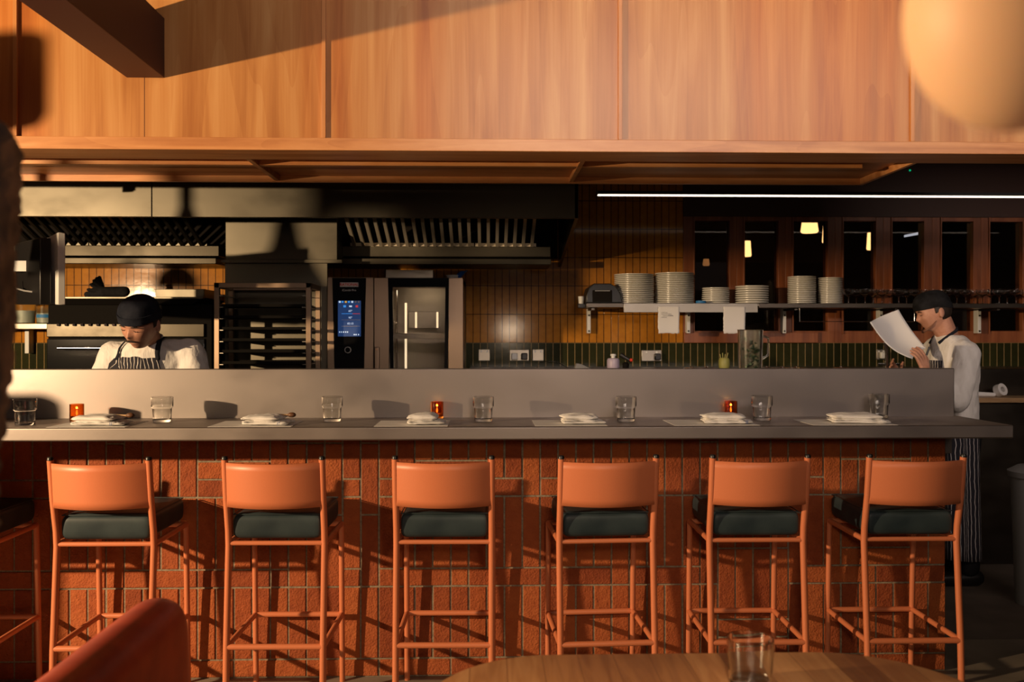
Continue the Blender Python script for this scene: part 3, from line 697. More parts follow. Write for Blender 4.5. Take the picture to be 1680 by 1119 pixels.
# ================================================================ TRAY RACK
YR = 5.28
rx0, rx1 = PX(351, YR), PX(510, YR); rzt = PZ(430, 464, YR); yrb = 5.60
t = thing('tray_rack', 'open steel tray rack left of the oven', 'rack', ((rx0 + rx1) / 2, YR + .2, 0))
b = MB(); q = .03
for x in (rx0, rx1 - q):
    for y in (YR, yrb - q + .0): b.box(x, x + q, y, y + q, 0, rzt)
b.box(rx0, rx1, YR, YR + q, rzt - q, rzt); b.box(rx0, rx1, yrb - q, yrb, rzt - q, rzt)
b.box(rx0, rx0 + q, YR, yrb, rzt - q, rzt); b.box(rx1 - q, rx1, YR, yrb, rzt - q, rzt)
b.build('frame', M['steel_v'], t, .002)
for k in range(9):
    z = rzt - .075 - k * .068
    MB().box(rx0 + q, rx0 + q + .022, YR + .004, yrb - .01, z - .004, z).build('runner', M['steel'], t)
    MB().box(rx1 - q - .022, rx1 - q, YR + .004, yrb - .01, z - .004, z).build('runner', M['steel'], t)
rl = ['topmost', 'second', 'third', 'fourth', 'fifth', 'sixth']
for k, lvl in enumerate((1, 2, 3, 4, 5, 6)):
    z = rzt - .075 - lvl * .068
    b = MB(); x0, x1, y0, y1 = rx0 + q + .008, rx1 - q - .008, YR + .02, yrb - .04
    b.box(x0, x1, y0, y1, z + .0005, z + .003); b.box(x0, x1, y0, y0 + .004, z + .003, z + .018 ); b.box(x0, x1, y1 - .004, y1, z + .003, z + .018)
    tag(b.build('baking_tray', M['blackiron'], bevel=.001), 'dark baking tray, %s from the top in the steel rack' % rl[k], 'tray', 'dark trays in the rack')

# ================================================================ COMBI OVEN
YO = 5.5
ox0, ox1, ozt = PX(537, YO), PX(760, YO), PZ(650, 455, YO); ozb = 1.06
t = thing('combi_oven', 'steel combi oven with black control panel and lit glass door', 'oven', ((ox0 + ox1) / 2, YO, ozb))
XO = lambda px: PX(px, YO); ZO = lambda py: PZ(650, py, YO)
b = MB()
b.box(ox0, XO(613), YO, YO + .6, ozb, ozt)                      # control column body
b.box(XO(613), ox1, YO + .55, YO + .6, ozb, ozt); b.box(XO(613), ox1, YO + .03, YO + .6, ozt - .04, ozt)
b.box(XO(613), ox1, YO + .03, YO + .6, ozb, ozb + .06)
b.box(XO(613), XO(613) + .06, YO + .03, YO + .6, ozb, ozt); b.box(ox1 - .06, ox1, YO + .03, YO + .6, ozb, ozt)
b.build('body', M['steel_v'], t, .003)
def taper(x0t, x1t, x0b, x1b, zt, zb_, y, dy):
    return MB().add([(x0b, y, zb_), (x1b, y, zb_), (x1t, y, zt), (x0t, y, zt), (x0b, y + dy, zb_), (x1b, y + dy, zb_), (x1t, y + dy, zt), (x0t, y + dy, zt)],
                    [(0, 1, 2, 3), (7, 6, 5, 4), (0, 4, 5, 1), (1, 5, 6, 2), (2, 6, 7, 3), (3, 7, 4, 0)])
cp = taper(XO(545.5), XO(601), XO(550), XO(597), ozt - .005, ozb + .05, YO - .012, .012).build('control_panel', M['blackglass'], t, .002)
# display
sc = MB().box(XO(555), XO(592.5), YO - .0135, YO - .012, ZO(552), ZO(493.5)).build('screen', M['screen'], cp, mtx=I4)
sc.data.transform(Matrix.Translation(-t.location))
def scr(m_, x0, x1, z0, z1):
    o = MB().box(XO(x0), XO(x1), YO - .0143, YO - .0135, ZO(z1), ZO(z0)).build('screen_icon', M[m_], sc, mtx=I4); o.data.transform(Matrix.Translation(-t.location)); return o
for x, c in ((556.5, 'scr_white'), (561, 'scr_blue'), (566.5, 'scr_yellow'), (571.5, 'scr_blue'), (577, 'scr_white'), (582.5, 'badge'), (587.5, 'badge')): scr(c, x, x + 3, 494, 497)
scr('scr_blue', 564, 568, 501, 504.5); scr('scr_red', 584, 588, 501, 504.5); scr('scr_white', 573.5, 578, 501.5, 504)
scr('scr_blue', 561, 579, 514.5, 515.2); scr('scr_red', 579, 591, 514.5, 515.2)
scr('badge', 561, 591, 524.7, 525.2); scr('badge', 561, 591, 535, 535.5)
for s, py, sz in (("60°", 510.5, .017), ("90°", 521.5, .017), ("02:15", 531, .017)):
    text_mesh(s, 'screen_text', sz, M['scr_white'], None, (XO(575.5), YO - .0143, ZO(py)), .0003)
    o = bpy.data.objects['screen_text'] if False else [q for q in bpy.data.objects if q.name.startswith('screen_text') and q.parent is None][-1]
    o.parent = sc; o.data.transform(Matrix.Translation(-t.location))
for x in (557, 560, 563.5, 567, 570): scr('scr_white', x, x + 1.6, 543.8, 545.8)
for x in (581, 584, 588): scr('scr_white', x, x + 1.6, 548, 550)
bd = MB().box(XO(558.5), XO(588.5), YO - .0155, YO - .012, ZO(471), ZO(463.8)).build('badge', M['badge'], cp, mtx=I4); bd.data.transform(Matrix.Translation(-t.location))
for s, py, sz, m_, bo in (('RATIONAL', 467.4, .0235, 'badge_red', True), ('iCombi Pro', 476.5, .0185, 'badge', False)):
    o = text_mesh(s, 'lettering', sz, M[m_], None, (XO(573.3), YO - (.0158 if bo else .0122), ZO(py)), .0005, bo)
    o.parent = cp; o.data.transform(Matrix.Translation(-t.location))
kn = MB().lathe([(.020, 0), (.020, .010), (.017, .013), (.0155, .010), (.0005, .010)], 32).build('dial', M['badge'], cp, mtx=I4)
kn.data.transform(Matrix.Translation(-t.location) @ Matrix.Translation((XO(571.5), YO - .012, ZO(574))) @ Euler((R(90), 0, 0)).to_matrix().to_4x4())
kk = MB().lathe([(.0155, .0), (.0155, .0115), (.0005, .0118)], 32).build('dial_centre', M['blackglass'], cp, mtx=I4)
kk.data.transform(Matrix.Translation(-t.location) @ Matrix.Translation((XO(571.5), YO - .012, ZO(574))) @ Euler((R(90), 0, 0)).to_matrix().to_4x4())
# door: steel frame, black border, glass
dx0, dx1 = XO(614.5), ox1
d = MB(); wl, wr = XO(639), XO(736); yd0, yd1 = YO - .02, YO + .025
d.box(dx0, wl, yd0, yd1, ozb, ozt - .004); d.box(wr, dx1, yd0, yd1, ozb, ozt - .004)
dr = d.build('door', M['steel_v'], t, .002)
bo = MB()
def q4(p0, p1, p2, p3): bo.add([(*p0[:1], yd0 - .003, p0[1]), (*p1[:1], yd0 - .003, p1[1]), (*p2[:1], yd0 - .003, p2[1]), (*p3[:1], yd0 - .003, p3[1]), (p0[0], yd1, p0[1]), (p1[0], yd1, p1[1]), (p2[0], yd1, p2[1]), (p3[0], yd1, p3[1])],
    [(0, 1, 2, 3), (7, 6, 5, 4), (0, 4, 5, 1), (1, 5, 6, 2), (2, 6, 7, 3), (3, 7, 4, 0)])
gl0, gl1, gt = XO(644.5), XO(731), ZO(471.5)
q4((XO(637), ozt - .006), (XO(737), ozt - .006), (gl1, gt), (gl0, gt))
q4((XO(637), ozt - .006), (gl0, gt), (XO(647), ozb + .03), (XO(642), ozb))
q4((gl1, gt), (XO(737), ozt - .006), (XO(734), ozb), (XO(729), ozb + .03))
q4((XO(642), ozb), (XO(647), ozb + .03), (XO(729), ozb + .03), (XO(734), ozb))
o = bo.build('door_border', M['blackglass'], dr, mtx=Matrix.Translation(-t.location))
MB().box(gl0 - .01, gl1 + .01, yd0 + .012, yd0 + .017, ozb + .02, gt + .005).build('door_glass', M['ovenglass'], dr, mtx=Matrix.Translation(-t.location))
hd = MB(); hd.box(XO(616), XO(624.5), yd0 - .045, yd0 - .02, ozb, ZO(569)); hd.box(XO(618), XO(622), yd0 - .02, yd0, ZO(590), ZO(575))
hd.build('door_handle', M['steel_v'], dr, .006, 3, mtx=Matrix.Translation(-t.location))
MB().lathe([(.004, 0), (.004, .003), (.0005, .0032)], 12).build('lock_stud', mat('copper', (.6, .25, .1), .3, 1), dr, mtx=Matrix.Translation(-t.location) @ Matrix.Translation((XO(620), yd0 - .045, ZO(573))) @ Euler((R(90), 0, 0)).to_matrix().to_4x4())
# cavity lining, rails, fan grille, glowing strips in place of glints
cv = MB(); c0, c1 = XO(613) + .06, ox1 - .06
cv.box(c0, c1, YO + .50, YO + .52, ozb + .06, ozt - .04)
MB().box(c0, c1, YO + .50, YO + .52, ozb + .06, ozt - .04).build('cavity_back', M['steel'], t)
fg = MB(); xm = (c0 + c1) / 2
fg.box(xm - .10, xm + .10, YO + .40, YO + .41, ZO(538), ZO(508))
fg.build('fan_guard', M['steel'], t, .004)
for x in (c0 + .045, c1 - .045):
    for y in (YO + .06, YO + .38):
        MB().tube([(x, y, ozb + .07), (x, y, ozt - .06)], .005, 8).build('rack_upright', M['chrome'], t)
for k in range(6):
    z = ozb + .10 + k * .095
    for s, x in ((1, c0 + .03), (-1, c1 - .03)):
        MB().tube([(x, YO + .05, z), (x, YO + .40, z)], .005, 8).build('rack_rail', M['chrome'], t)
MB().box(PX(664, YO + .25), PX(667.5, YO + .25), YO + .25, YO + .26, ozb + .10, PZ(665, 497, YO + .25)).build('light_strip', M['ovenlight'], t)  # glowing strip imitates the glint on a rack upright
for a_, b_ in ((681, 684), (716, 719)): MB().box(PX(a_, YO + .39), PX(b_, YO + .39), YO + .39, YO + .395, PZ(700, 538, YO + .39), PZ(700, 512, YO + .39)).build('light_strip', M['ovenlight'], t)  # glow imitates the bright edges of the guard frame
light('oven_light', 'AREA', (xm, YO + .12, ozt - .06), .35, (1, .75, .5), target=(xm, YO + .35, ozb), shape='RECTANGLE', size=.25, size_y=.1)
z = ZO(556)
tr = MB(); tr.box(c0 + .03, c1 - .03, YO + .08, YO + .38, z, z + .003); tr.box(c0 + .03, c1 - .03, YO + .08, YO + .084, z, z + .035)
tr.box(c0 + .03, c0 + .034, YO + .08, YO + .38, z, z + .035); tr.box(c1 - .034, c1 - .03, YO + .08, YO + .38, z, z + .035)
tag(tr.build('steel_pan', M['steel'], bevel=.002), 'steel pan on a rail inside the lit oven', 'pan')
t = thing('oven_stand', 'steel stand under the oven', 'stand', ((ox0 + ox1) / 2, YO + .3, .9))
MB().box(ox0, ox1, YO, YO + .6, .9, ozb - .001).build('stand_body', M['steel_dark'], t)
# things on top of the oven
y = YO + .3
tag(MB().box(PX(634, y), PX(711.5, y), y - .05, y + .18, ozt + .001, PZ(670, 443.5, y)).build('control_box', M['steel'], bevel=.003), 'flat steel box on top of the oven', 'box')
t = thing('small_tub', 'small round steel tub on the oven at right', 'tub', (PX(743, y), y, ozt + .001))
MB().lathe([(.0005, 0), (.034, 0), (.042, .028), (.045, .030), (.045, .033), (.040, .033), (.033, .004), (.0005, .004)], 28, (PX(743, y), y, ozt + .001)).build('bowl', M['whiteplastic'], t)
bagx = PX(757, y); bm_ = MB()
rs = []
for k in range(7):
    u = k / 6; rr = [.006, .014, .018, .022, .024, .030, .034][k]
    rs.append([(bagx + .004 + u * .012 - .02 + rr * (1 + .25 * math.sin(3 * a + k)) * math.cos(a) * 1.0 + u * .015, y - .01 + rr * math.sin(a), ozt + .012 + .02 * math.sin(a * 2 + k) * u * .3 + u * .045 + rr * math.cos(a) * .3) for a in [2 * math.pi * j / 14 for j in range(14)]])
tag(bm_.rings(rs).build('plastic_bag', M['bluebag']), 'crumpled blue plastic piping bag on the right corner of the oven', 'bag')
tag(MB().lathe([(.0005, 0), (.055, 0), (.07, .008), (.072, .012), (.03, .014), (.0005, .012)], 30, (PX(572, y), y, ozt + .001)).build('pan_lid', M['steel']), 'round steel lid lying on the left side of the oven', 'lid')

# ================================================================ SHELF WITH PLATES (right)
YSH = 5.88
zs = PZ(1100, 497.5, YSH)
t = thing('wall_shelf', 'long steel wall shelf with plates and glasses on brackets', 'shelf', (PX(1300, YSH), YSH, zs))
MB().box(PX(962, YSH), PX(1023, YSH), YSH, YW, zs - .028, zs).build('shelf_board', M['steel_dark'], t, .002)
MB().box(PX(1023, YSH), PX(1245, YSH), YSH, YW, zs - .02, zs).build('shelf_board', M['steel'], t, .001)
MB().box(PX(1023, YSH), PX(1243, YSH), YSH - .006, YSH, zs - .062, zs).build('ticket_rail', M['steel'], t, .002)
MB().box(PX(1245, YSH), 4.6, YSH, YW, zs - .03, zs).build('shelf_board', M['steel_dark'], t, .002)
for px in (968, 1133, 1292, 1452, 1615):
    x = PX(px, YSH + .2)
    bk = MB().box(x - .012, x + .012, YW - .06, YW - .001, zs - .20, zs - .03)
    MB().box(x - .010, x + .010, YSH + .03, YW - .061, zs - .045, zs - .031).build('bracket_arm', M['steel_dark'], t)
    br = bk.build('bracket', M['whiteplastic'], t, .002)
    for dz in (-.185, -.075):
        MB().lathe([(.007, 0), (.006, .004), (.0005, .004)], 10).build('bolt', M['black'], br, mtx=Matrix.Translation(-t.location) @ Matrix.Translation((x, YW - .06, zs + dz)) @ Euler((R(90), 0, 0)).to_matrix().to_4x4())
ORD = 'first second third fourth fifth sixth seventh eighth ninth tenth eleventh twelfth thirteenth fourteenth fifteenth sixteenth seventeenth'.split()
def stack(px0, px1, pyt, n, words, y=None, name='dinner_plate', bowl=False):
    y = y or YSH + .15; x0, x1 = PX(px0, y), PX(px1, y); xc, r = (x0 + x1) / 2, (x1 - x0) / 2
    H = PZ((px0 + px1) / 2, pyt, y) - zs; st_ = H / n
    yy = min(max(y, YSH + r * .55), YW - r - .002)
    th = st_ * .90
    src = MB().lathe([(.0005, .0), (r * .62, 0), (r * .66, .001), (r * .97, th * .45), (r, th * .62), (r, th * .98), (r * .97, th), (r * .62, th * .5), (.0005, th * .45)], 40).build(name, M['white_ceramic'])
    for k in range(n):
        o = src if k == 0 else src.copy()
        if k: COL.objects.link(o)
        o.location = (xc + rng.uniform(-.0012, .0012), yy, zs + .0006 + k * st_)
        pos = 'topmost' if k == n - 1 else 'bottom one' if k == 0 else ORD[n - 1 - k] + ' from the top'
        tag(o, 'white plate, %s, %s' % (pos, words), 'plate', 'plates in the ' + words)
stack(1008, 1072.5, 450.5, 16, 'tall wide stack beside the printer')
stack(1075, 1138, 448.5, 17, 'tall wide stack above the pinned note')
stack(1152, 1196, 472.5, 8, 'low stack by the blue tape')
stack(1207, 1260, 469.5, 8, 'low wide stack above the second note')
stack(1293, 1337.5, 454, 15, 'tall stack left of the narrowest')
stack(1343.5, 1381, 456, 15, 'narrowest tall stack by the glasses')
# printer
yp = YSH + .12
t = thing('receipt_printer', 'black domed receipt printer at the left end of the plate shelf', 'printer', (PX(995, yp), yp, zs + .001))
px_ = [(962, 497), (962, 486), (966, 472), (975, 465), (1001, 465), (1010, 470), (1018, 482), (1021, 497)]
y0, y1 = yp - .09, yp + .14
fr = [P(a, b, y0) for a, b in px_]; zlo = zs + .001
fr = [Vector((v.x, v.y, max(v.z, zlo))) for v in fr]
MB().rings([fr, [Vector((v.x, y1, v.z)) for v in fr]], True, False).build('case', M['black'], t, .006, 3)
MB().box(PX(972, y0), PX(1004, y0), y0 - .012, y0, PZ(990, 495, y0), PZ(990, 476, y0)).build('front_cover', M['blackmatte'], t, .003)
MB().box(PX(976, y0), PX(1000, y0), y0 - .016, y0 - .011, PZ(990, 478, y0), PZ(990, 476.5, y0)).build('paper_slot', M['grey'], t)
t = thing('cup', 'small white cup hanging at the left end of the plate shelf', 'cup', P(953, 495, yp))
t.location.z = zs - .008
MB().lathe([(.0005, .008), (.017, .008), (.021, .058), (.019, .058), (.015, .012), (.0005, .012)], 20, (PX(953.5, yp), yp, zs - .008)).build('body', M['whiteplastic'], t)
MB().box(PX(948, yp), PX(963, yp), yp - .03, yp + .03, zs - .03, zs - .0).build('holder', M['black'], t, .004)
y = YSH + .04
tag(MB().lathe([(.020, 0), (.034, 0), (.034, .017), (.020, .017), (.020, 0)], 30, (PX(1150, y), y, zs + .001)).build('tape_roll', M['bluetape']), 'roll of blue tape lying on the shelf in front of the plates', 'tape')
# pinned notes
def note(px0, px1, py0, py1, y, lab, lines):
    x0, x1 = PX(px0, y), PX(px1, y); za, zb_ = PZ(px0, py1, y), PZ(px0, py0, y)
    t = thing('paper_note', lab, 'paper', ((x0 + x1) / 2, y, za), 'notes hanging from the shelf')
    rg = random.Random(px0)
    jit = [rg.uniform(-.003, .003) for _ in range(60)]
    def fn(u, v):
        e = jit[int(v * 20)] if u in (0, 1) else 0
        return (x0 + (x1 - x0) * u + e * (1 if u == 0 else .5), y + .006 * math.sin(v * 3 + u * 2), za + (zb_ - za) * v + (jit[30 + int(u * 20)] if v == 0 else 0))
    o = MB().grid(fn, 12, 16).build('sheet', M['paper'], t, recalc=False)
    so = o.modifiers.new('thick', 'SOLIDIFY'); so.thickness = .0006
    for k, (a, b, c) in enumerate(lines):
        MB().box(PX(a, y), PX(b, y), y - .0015, y - .001, PZ(a, c + .55, y), PZ(a, c, y)).build('handwriting', M['ink'], t)
note(1080, 1114.5, 503, 547, YSH - .012, 'torn paper note with handwritten lines hanging under the tall plates',
     [(1094, 1097, 508.5), (1085, 1095, 512.5), (1085, 1104, 515), (1087, 1108, 518), (1085, 1094, 520.5), (1096, 1106, 517)])
note(1187, 1222.5, 503, 547, YSH - .012, 'blank-looking paper note with serrated right edge above the herb jug', [])
# wine glasses
src = MB().lathe([(.0005, 0), (.030, 0), (.030, .0015), (.004, .004), (.003, .010), (.003, .045), (.012, .052), (.034, .066), (.041, .082), (.040, .098), (.0385, .098), (.0395, .082), (.032, .068), (.010, .055), (.0005, .053)], 24).build('coupe_glass', M['glass'])
k = 0
for row, yy in enumerate((YSH + .06, YSH + .17)):
    for i_, px in enumerate([1392 + 27.5 * i + row * 13 for i in range(11)]):
        o = src if k == 0 else src.copy()
        if k: COL.objects.link(o)
        k += 1; o.location = (PX(px, yy), yy, zs + .001)
        tag(o, 'stemmed coupe glass on the dark shelf, %s from the left in the %s row' % (ORD[i_], ['front', 'back'][row]), 'glass', 'coupe glasses on the shelf')
# wire rail under the shelf
t = thing('hanging_rail', 'thin metal rail hanging below the dark part of the shelf', 'rail', P(1400, 528, YSH + .02))
MB().tube([P(1312, 506, YSH + .02), P(1312, 527.5, YSH + .02), P(1500, 527.5, YSH + .02), P(1500, 506, YSH + .02)], .0035, 8).build('rod', M['chrome'], t)

# ================================================================ WINDOWS IN THE BACK WALL (right)
posts = [(1121, 1138), (1197, 1220), (1277, 1300), (1358, 1382), (1437, 1462), (1516, 1543), (1597, 1622), (1678, 1703), (1758, 1784)]
for i in range(len(posts) - 1):
    (a0, a1), (b0, b1) = posts[i], posts[i + 1]
    x0, x1 = PX((a0 + a1) / 2 if i else a0, YW), PX((b0 + b1) / 2, YW)
    wx0, wx1 = PX(a1, YW), PX(b0, YW)
    t = thing('window_%d' % (i + 1), '', '', (x0, YW, ysill)); t['kind'] = 'structure'
    z0, z1 = 1.405, ytop + .0
    f = MB(); f.box(x0, wx0, YW, YW + .09, z0, z1); f.box(wx1, x1, YW, YW + .09, z0, z1)
    f.box(wx0, wx1, YW, YW + .09, z0, ysill); f.box(wx0, wx1, YW, YW + .09, z1 - .03, z1)
    f.box(wx0 - .004, wx0 + .006, YW - .012, YW, z0 + .06, z1)
    f.build('window_frame', M['redwood'], t, .002)
    MB().box(wx0 - .002, wx1 + .002, YW + .04, YW + .046, ysill - .004, z1 - .026).build('pane', M['windowglass'], t)
struct('trim_13', MB().box(XJ - .0, PX(1340, YW), YW - .03, YW, 1.405, ysill - .01), M['redwood'], .003)
# lit pendants in the room beyond the glass
yl = 8.2
for i, (x0, x1, py0, py1, lab) in enumerate(((1314, 1342, 358.5, 382, 'largest glowing pendant shade behind the window'), (1349, 1362, 370.5, 398.5, 'glowing pendant shade half hidden behind a window post'),
                                         (1218, 1232.5, 395.5, 421, 'leftmost small glowing pendant shade behind the window'), (1422, 1438, 382, 410, 'rightmost glowing pendant shade behind the window'), (1153, 1164, 425, 436, 'faint dim pendant shade behind the first window'))):
    yy = (7.6, 8.2, 8.6, 8.3, 9.0)[i]
    xa, xb = PX(x0, yy), PX(x1, yy); xc, r = (xa + xb) / 2, (xb - xa) / 2
    if i == 1: r *= 1.35; xc = xa + r
    za, zt = PZ(x0, py1, yy), PZ(x0, py0, yy)
    t = thing('pendant_lamp', lab, 'lamp', (xc, yy, za), 'lit pendants beyond the windows')
    g_ = M['lampglow'] if i < 4 else emit('lamp_shade_dim', (0.5, 0.22, 0.07), .7)
    MB().lathe([(.0005, za), (r * .86, za), (r, za + .012), (r * .80, zt), (.0005, zt)], 28, (xc, yy, 0)).build('shade', g_, t)
    MB().tube([(xc, yy, zt), (xc, yy, 2.75)], .004, 6).build('cord', M['black'], t)
yy = 8.8
t = thing('strip_light', 'short cool white strip light beyond the right-hand windows', 'light', P(1500, 384, 8.6))
MB().add([P(1487, 385, yy), P(1517, 379, yy - .4), P(1517, 383, yy - .4), P(1487, 388.5, yy), P(1487, 385, yy) + Vector((0, .05, 0)), P(1517, 379, yy - .4) + Vector((0, .05, 0)), P(1517, 383, yy - .4) + Vector((0, .05, 0)), P(1487, 388.5, yy) + Vector((0, .05, 0))],
              [(0, 1, 2, 3), (7, 6, 5, 4), (0, 4, 5, 1), (1, 5, 6, 2), (2, 6, 7, 3), (3, 7, 4, 0)]).build('tube', M['tube'], t)
for q_ in (P(1490, 385, 8.78), P(1514, 380, 8.46)): MB().tube([q_, (q_.x, q_.y, 2.75)], .004, 6).build('cord', M['black'], t)

# linear LED hung under the dark ceiling
yl = 5.3
t = thing('linear_light', 'long thin warm linear lamp hanging under the dark ceiling at right', 'light', P(1350, 322, yl))
xa, xb = PX(981, yl), 4.2; zz = PZ(1300, 322.5, yl)
MB().box(xa, xb, yl, yl + .03, zz + .010, zz + .03).build('housing', M['black'], t)
MB().box(xa, xb, yl - .001, yl + .031, zz + .002, zz + .010).build('diffuser', M['led'], t, .003)
MB().box(PX(1230, yl + .9), PX(1231, yl + .9), yl, yl + .0, 0, 0) if False else None
tag(MB().ball(P(1493, 279.5, YW - .014), .007, 8).build('indicator_light', M['green_led']), 'tiny green indicator light high on the dark back wall at right', 'light')

# ================================================================ SMALL THINGS AT THE BACK WALL
def socket(px0, px1, py0, py1, lab, plugs, group='wall sockets'):
    y = YW - .012; x0, x1 = PX(px0, YW), PX(px1, YW); za, zb_ = PZ(px0, py1, YW), PZ(px0, py0, YW)
    t = thing('wall_socket', lab, 'socket', ((x0 + x1) / 2, YW, za), group)
    MB().box(x0, x1, y, YW, za, zb_).build('plate', M['steel'], t, .003)
    for a, c in plugs:
        xm = x0 + (x1 - x0) * a; MB().box(xm - .022, xm + .022, y - .032, y, za + .008, za + .055).build('plug', c, t, .008, 3)
    if len(plugs) < 2:
        for a in (.25, .75):
            xm = x0 + (x1 - x0) * a; MB().box(xm - .006, xm + .006, y - .004, y, zb_ - .022, zb_ - .008).build('switch', M['whiteplastic'], t, .001)
socket(785, 804, 573, 592, 'small steel switch plate nearest the oven', [])
socket(836, 868, 573.5, 592, 'double socket with one white and one black plug', [(.25, M['whiteplastic']), (.75, M['black'])])
socket(873.5, 892, 573, 592, 'steel switch plate right of the double socket', [])
socket(1052, 1085, 574.5, 592.5, 'lit steel double socket with one black plug, under the pinned note', [(.78, M['black'])])
socket(1437, 1452, 573, 590, 'small white socket beside the paper the chef reads', [(.6, M['whiteplastic'])])
yb_ = 5.9; z9 = .901
# raised ledge on the back counter that carries the bottles
zl = PZ(1100, 604, yb_)
struct('trim_14', MB().box(PX(770, yb_), 4.0, 5.72, YW - .002, .90, zl), M['steel_dark'], .002)
t = thing('squeeze_bottle', 'lilac squat bottle with a grey nozzle standing left of the lit socket', 'bottle', (PX(1006, yb_), yb_, zl))
x = PX(1006, yb_)
MB().lathe([(.0005, 0), (.040, 0), (.042, .006), (.042, .052), (.036, .064), (.012, .068), (.0005, .068)], 28, (x, yb_, zl + .001)).build('body', M['lilac'], t)
MB().lathe([(.014, .066), (.013, .080), (.020, .082), (.018, .094), (.0005, .096)], 20, (x, yb_, zl + .001)).build('cap', M['whiteplastic'], t)
t = thing('kitchen_blowtorch', 'small black and red blowtorch beside the lilac bottle', 'torch', (PX(1024, yb_), yb_, zl))
x = PX(1024, yb_)
MB().tube([(x - .02, yb_ + .01, zl + .09), (x + .0, yb_, zl + .075), (x + .05, yb_ - .01, zl + .045)], [.016, .014, .010], 12).build('body', M['black'], t)
MB().ball((x + .045, yb_ - .02, zl + .055), .012, 10).build('knob', M['redplastic'], t)
MB().lathe([(.0005, 0), (.022, 0), (.022, .03), (.01, .04), (.0005, .04)], 16, (x + .01, yb_, zl + .001)).build('base', M['blackiron'], t)
x = PX(953, 5.85)
tag(MB().add([(x - .045, 5.80, zl + .001), (x + .06, 5.80, zl + .001), (x + .06, 5.9, zl + .001), (x - .045, 5.9, zl + .001), (x - .03, 5.82, zl + .035), (x + .0, 5.83, zl + .03), (x - .0, 5.88, zl + .03), (x - .03, 5.88, zl + .035)],
        [(0, 1, 5, 4), (1, 2, 6, 5), (2, 3, 7, 6), (3, 0, 4, 7), (4, 5, 6, 7), (0, 3, 2, 1)]).build('scoop', M['grey'], bevel=.004), 'grey wedge-shaped scoop lying on the ledge left of the lilac bottle', 'scoop')
t = thing('wire_basket', 'low wire basket on the ledge right of the oven', 'basket', (PX(900, 5.9), 5.9, zl))
q = MB(); 
for yy in (5.80, 5.92): q.tube([P(881, 604, yy), P(885, 593, yy), P(914, 593.5, yy), P(930, 603, yy)], .003, 6)
q.build('wire', M['chrome'], t)
# herb jug
yj = 4.25; zj = ZU - .06
t = thing('measuring_jug', 'tall clear jug of dark green herbs behind the upstand', 'jug', (PX(1219, yj), yj, .901))
xj = PX(1219, yj); zt = PZ(1219, 541, yj)
MB().lathe([(.0005, .0), (.042, 0), (.044, .004), (.058, zt - .901 - .004), (.062, zt - .901), (.0595, zt - .901), (.0415, .006), (.0005, .005)], 36, (xj, yj - .12, .901)).build('jug_body', M['tubglass'], t)
hb = MB(); rg = random.Random(4)
for k in range(150):
    a = rg.uniform(0, 6.28); rr = .045 * math.sqrt(rg.random()); zz = .95 + rg.random() * (zt - .99); c = Vector((xj + rr * math.cos(a), yj - .12 + rr * math.sin(a), zz))
    d = Vector((rg.uniform(-1, 1), rg.uniform(-1, 1), rg.uniform(-.6, 1.2))).normalized() * .018; e = d.cross(Vector((rg.random(), rg.random(), rg.random()))).normalized() * .009
    c = c * 1; 
    if math.hypot(c.x - xj, c.y - yj + .12) > .036: d *= .4; e *= .5
    hb.add([c - d, c + e, c + d, c - e], [(0, 1, 2, 3)])
o = hb.build('herbs', M['greenherb'], t, recalc=False); so = o.modifiers.new('t', 'SOLIDIFY'); so.thickness = .001
MB().tube([(xj + .055, yj - .12, zt - .03), (xj + .085, yj - .12, zt - .04), (xj + .085, yj - .12, zt - .12), (xj + .052, yj - .12, zt - .14)], .006, 8).build('handle', M['tubglass'], t)
t.location = (xj, yj - .12, .901)
for c in [q for q in bpy.data.objects if q.parent == t]: c.data.transform(Matrix.Translation((0, .12, 0)))
# sauce pot with spoons
yy = 5.85; x = PX(1188, yy)
t = thing('sauce_pot', 'yellow green squat pot with brushes in front of the green tiles', 'pot', (x, yy, zl + .001))
MB().lathe([(.0005, 0), (.033, 0), (.037, .02), (.036, .055), (.028, .068), (.024, .068), (.0005, .064)], 24, (x, yy, zl + .001)).build('body', M['yellowgreen'], t)
for k in range(4): MB().tube([(x - .02 + k * .012, yy, zl + .06), (x - .028 + k * .018, yy, zl + .095 + .008 * (k % 2))], .003, 6).build('brush_handle', M['yellowgreen'], t)
# round steel lids of the pan wells just behind the upstand
src = MB().lathe([(.0005, .016), (.010, .016), (.012, .008), (.05, .006), (.062, 0), (.0005, 0)], 28).build('pan_lid', M['chrome'])
wl = ['first', 'second', 'third', 'fourth', 'fifth', 'sixth', 'seventh']
for k, px in enumerate((1135, 1160, 1238, 1258, 1283, 1306, 1380)):
    o = src if k == 0 else src.copy()
    if k: COL.objects.link(o)
    yy = 5.80; o.location = (PX(px, yy), yy, zl + .0008)
    o.scale = (1, 1, 1)
    tag(o, '%s steel lid from the left, glinting on the ledge behind the upstand' % wl[k], 'lid', 'steel lids behind the upstand')
# carton / tap by the chef
yy = 5.6
t = thing('mixer_tap', 'chrome tap rising behind the paper the chef holds', 'tap', (PX(1462, yy), yy, .901))
MB().tube([(PX(1455, yy), yy, .901), P(1455, 575, yy), P(1452, 562, yy)], .012, 10).build('spout', M['chrome'], t)
MB().tube([P(1440, 598, yy), P(1475, 598, yy)], .010, 10).build('body', M['chrome'], t)

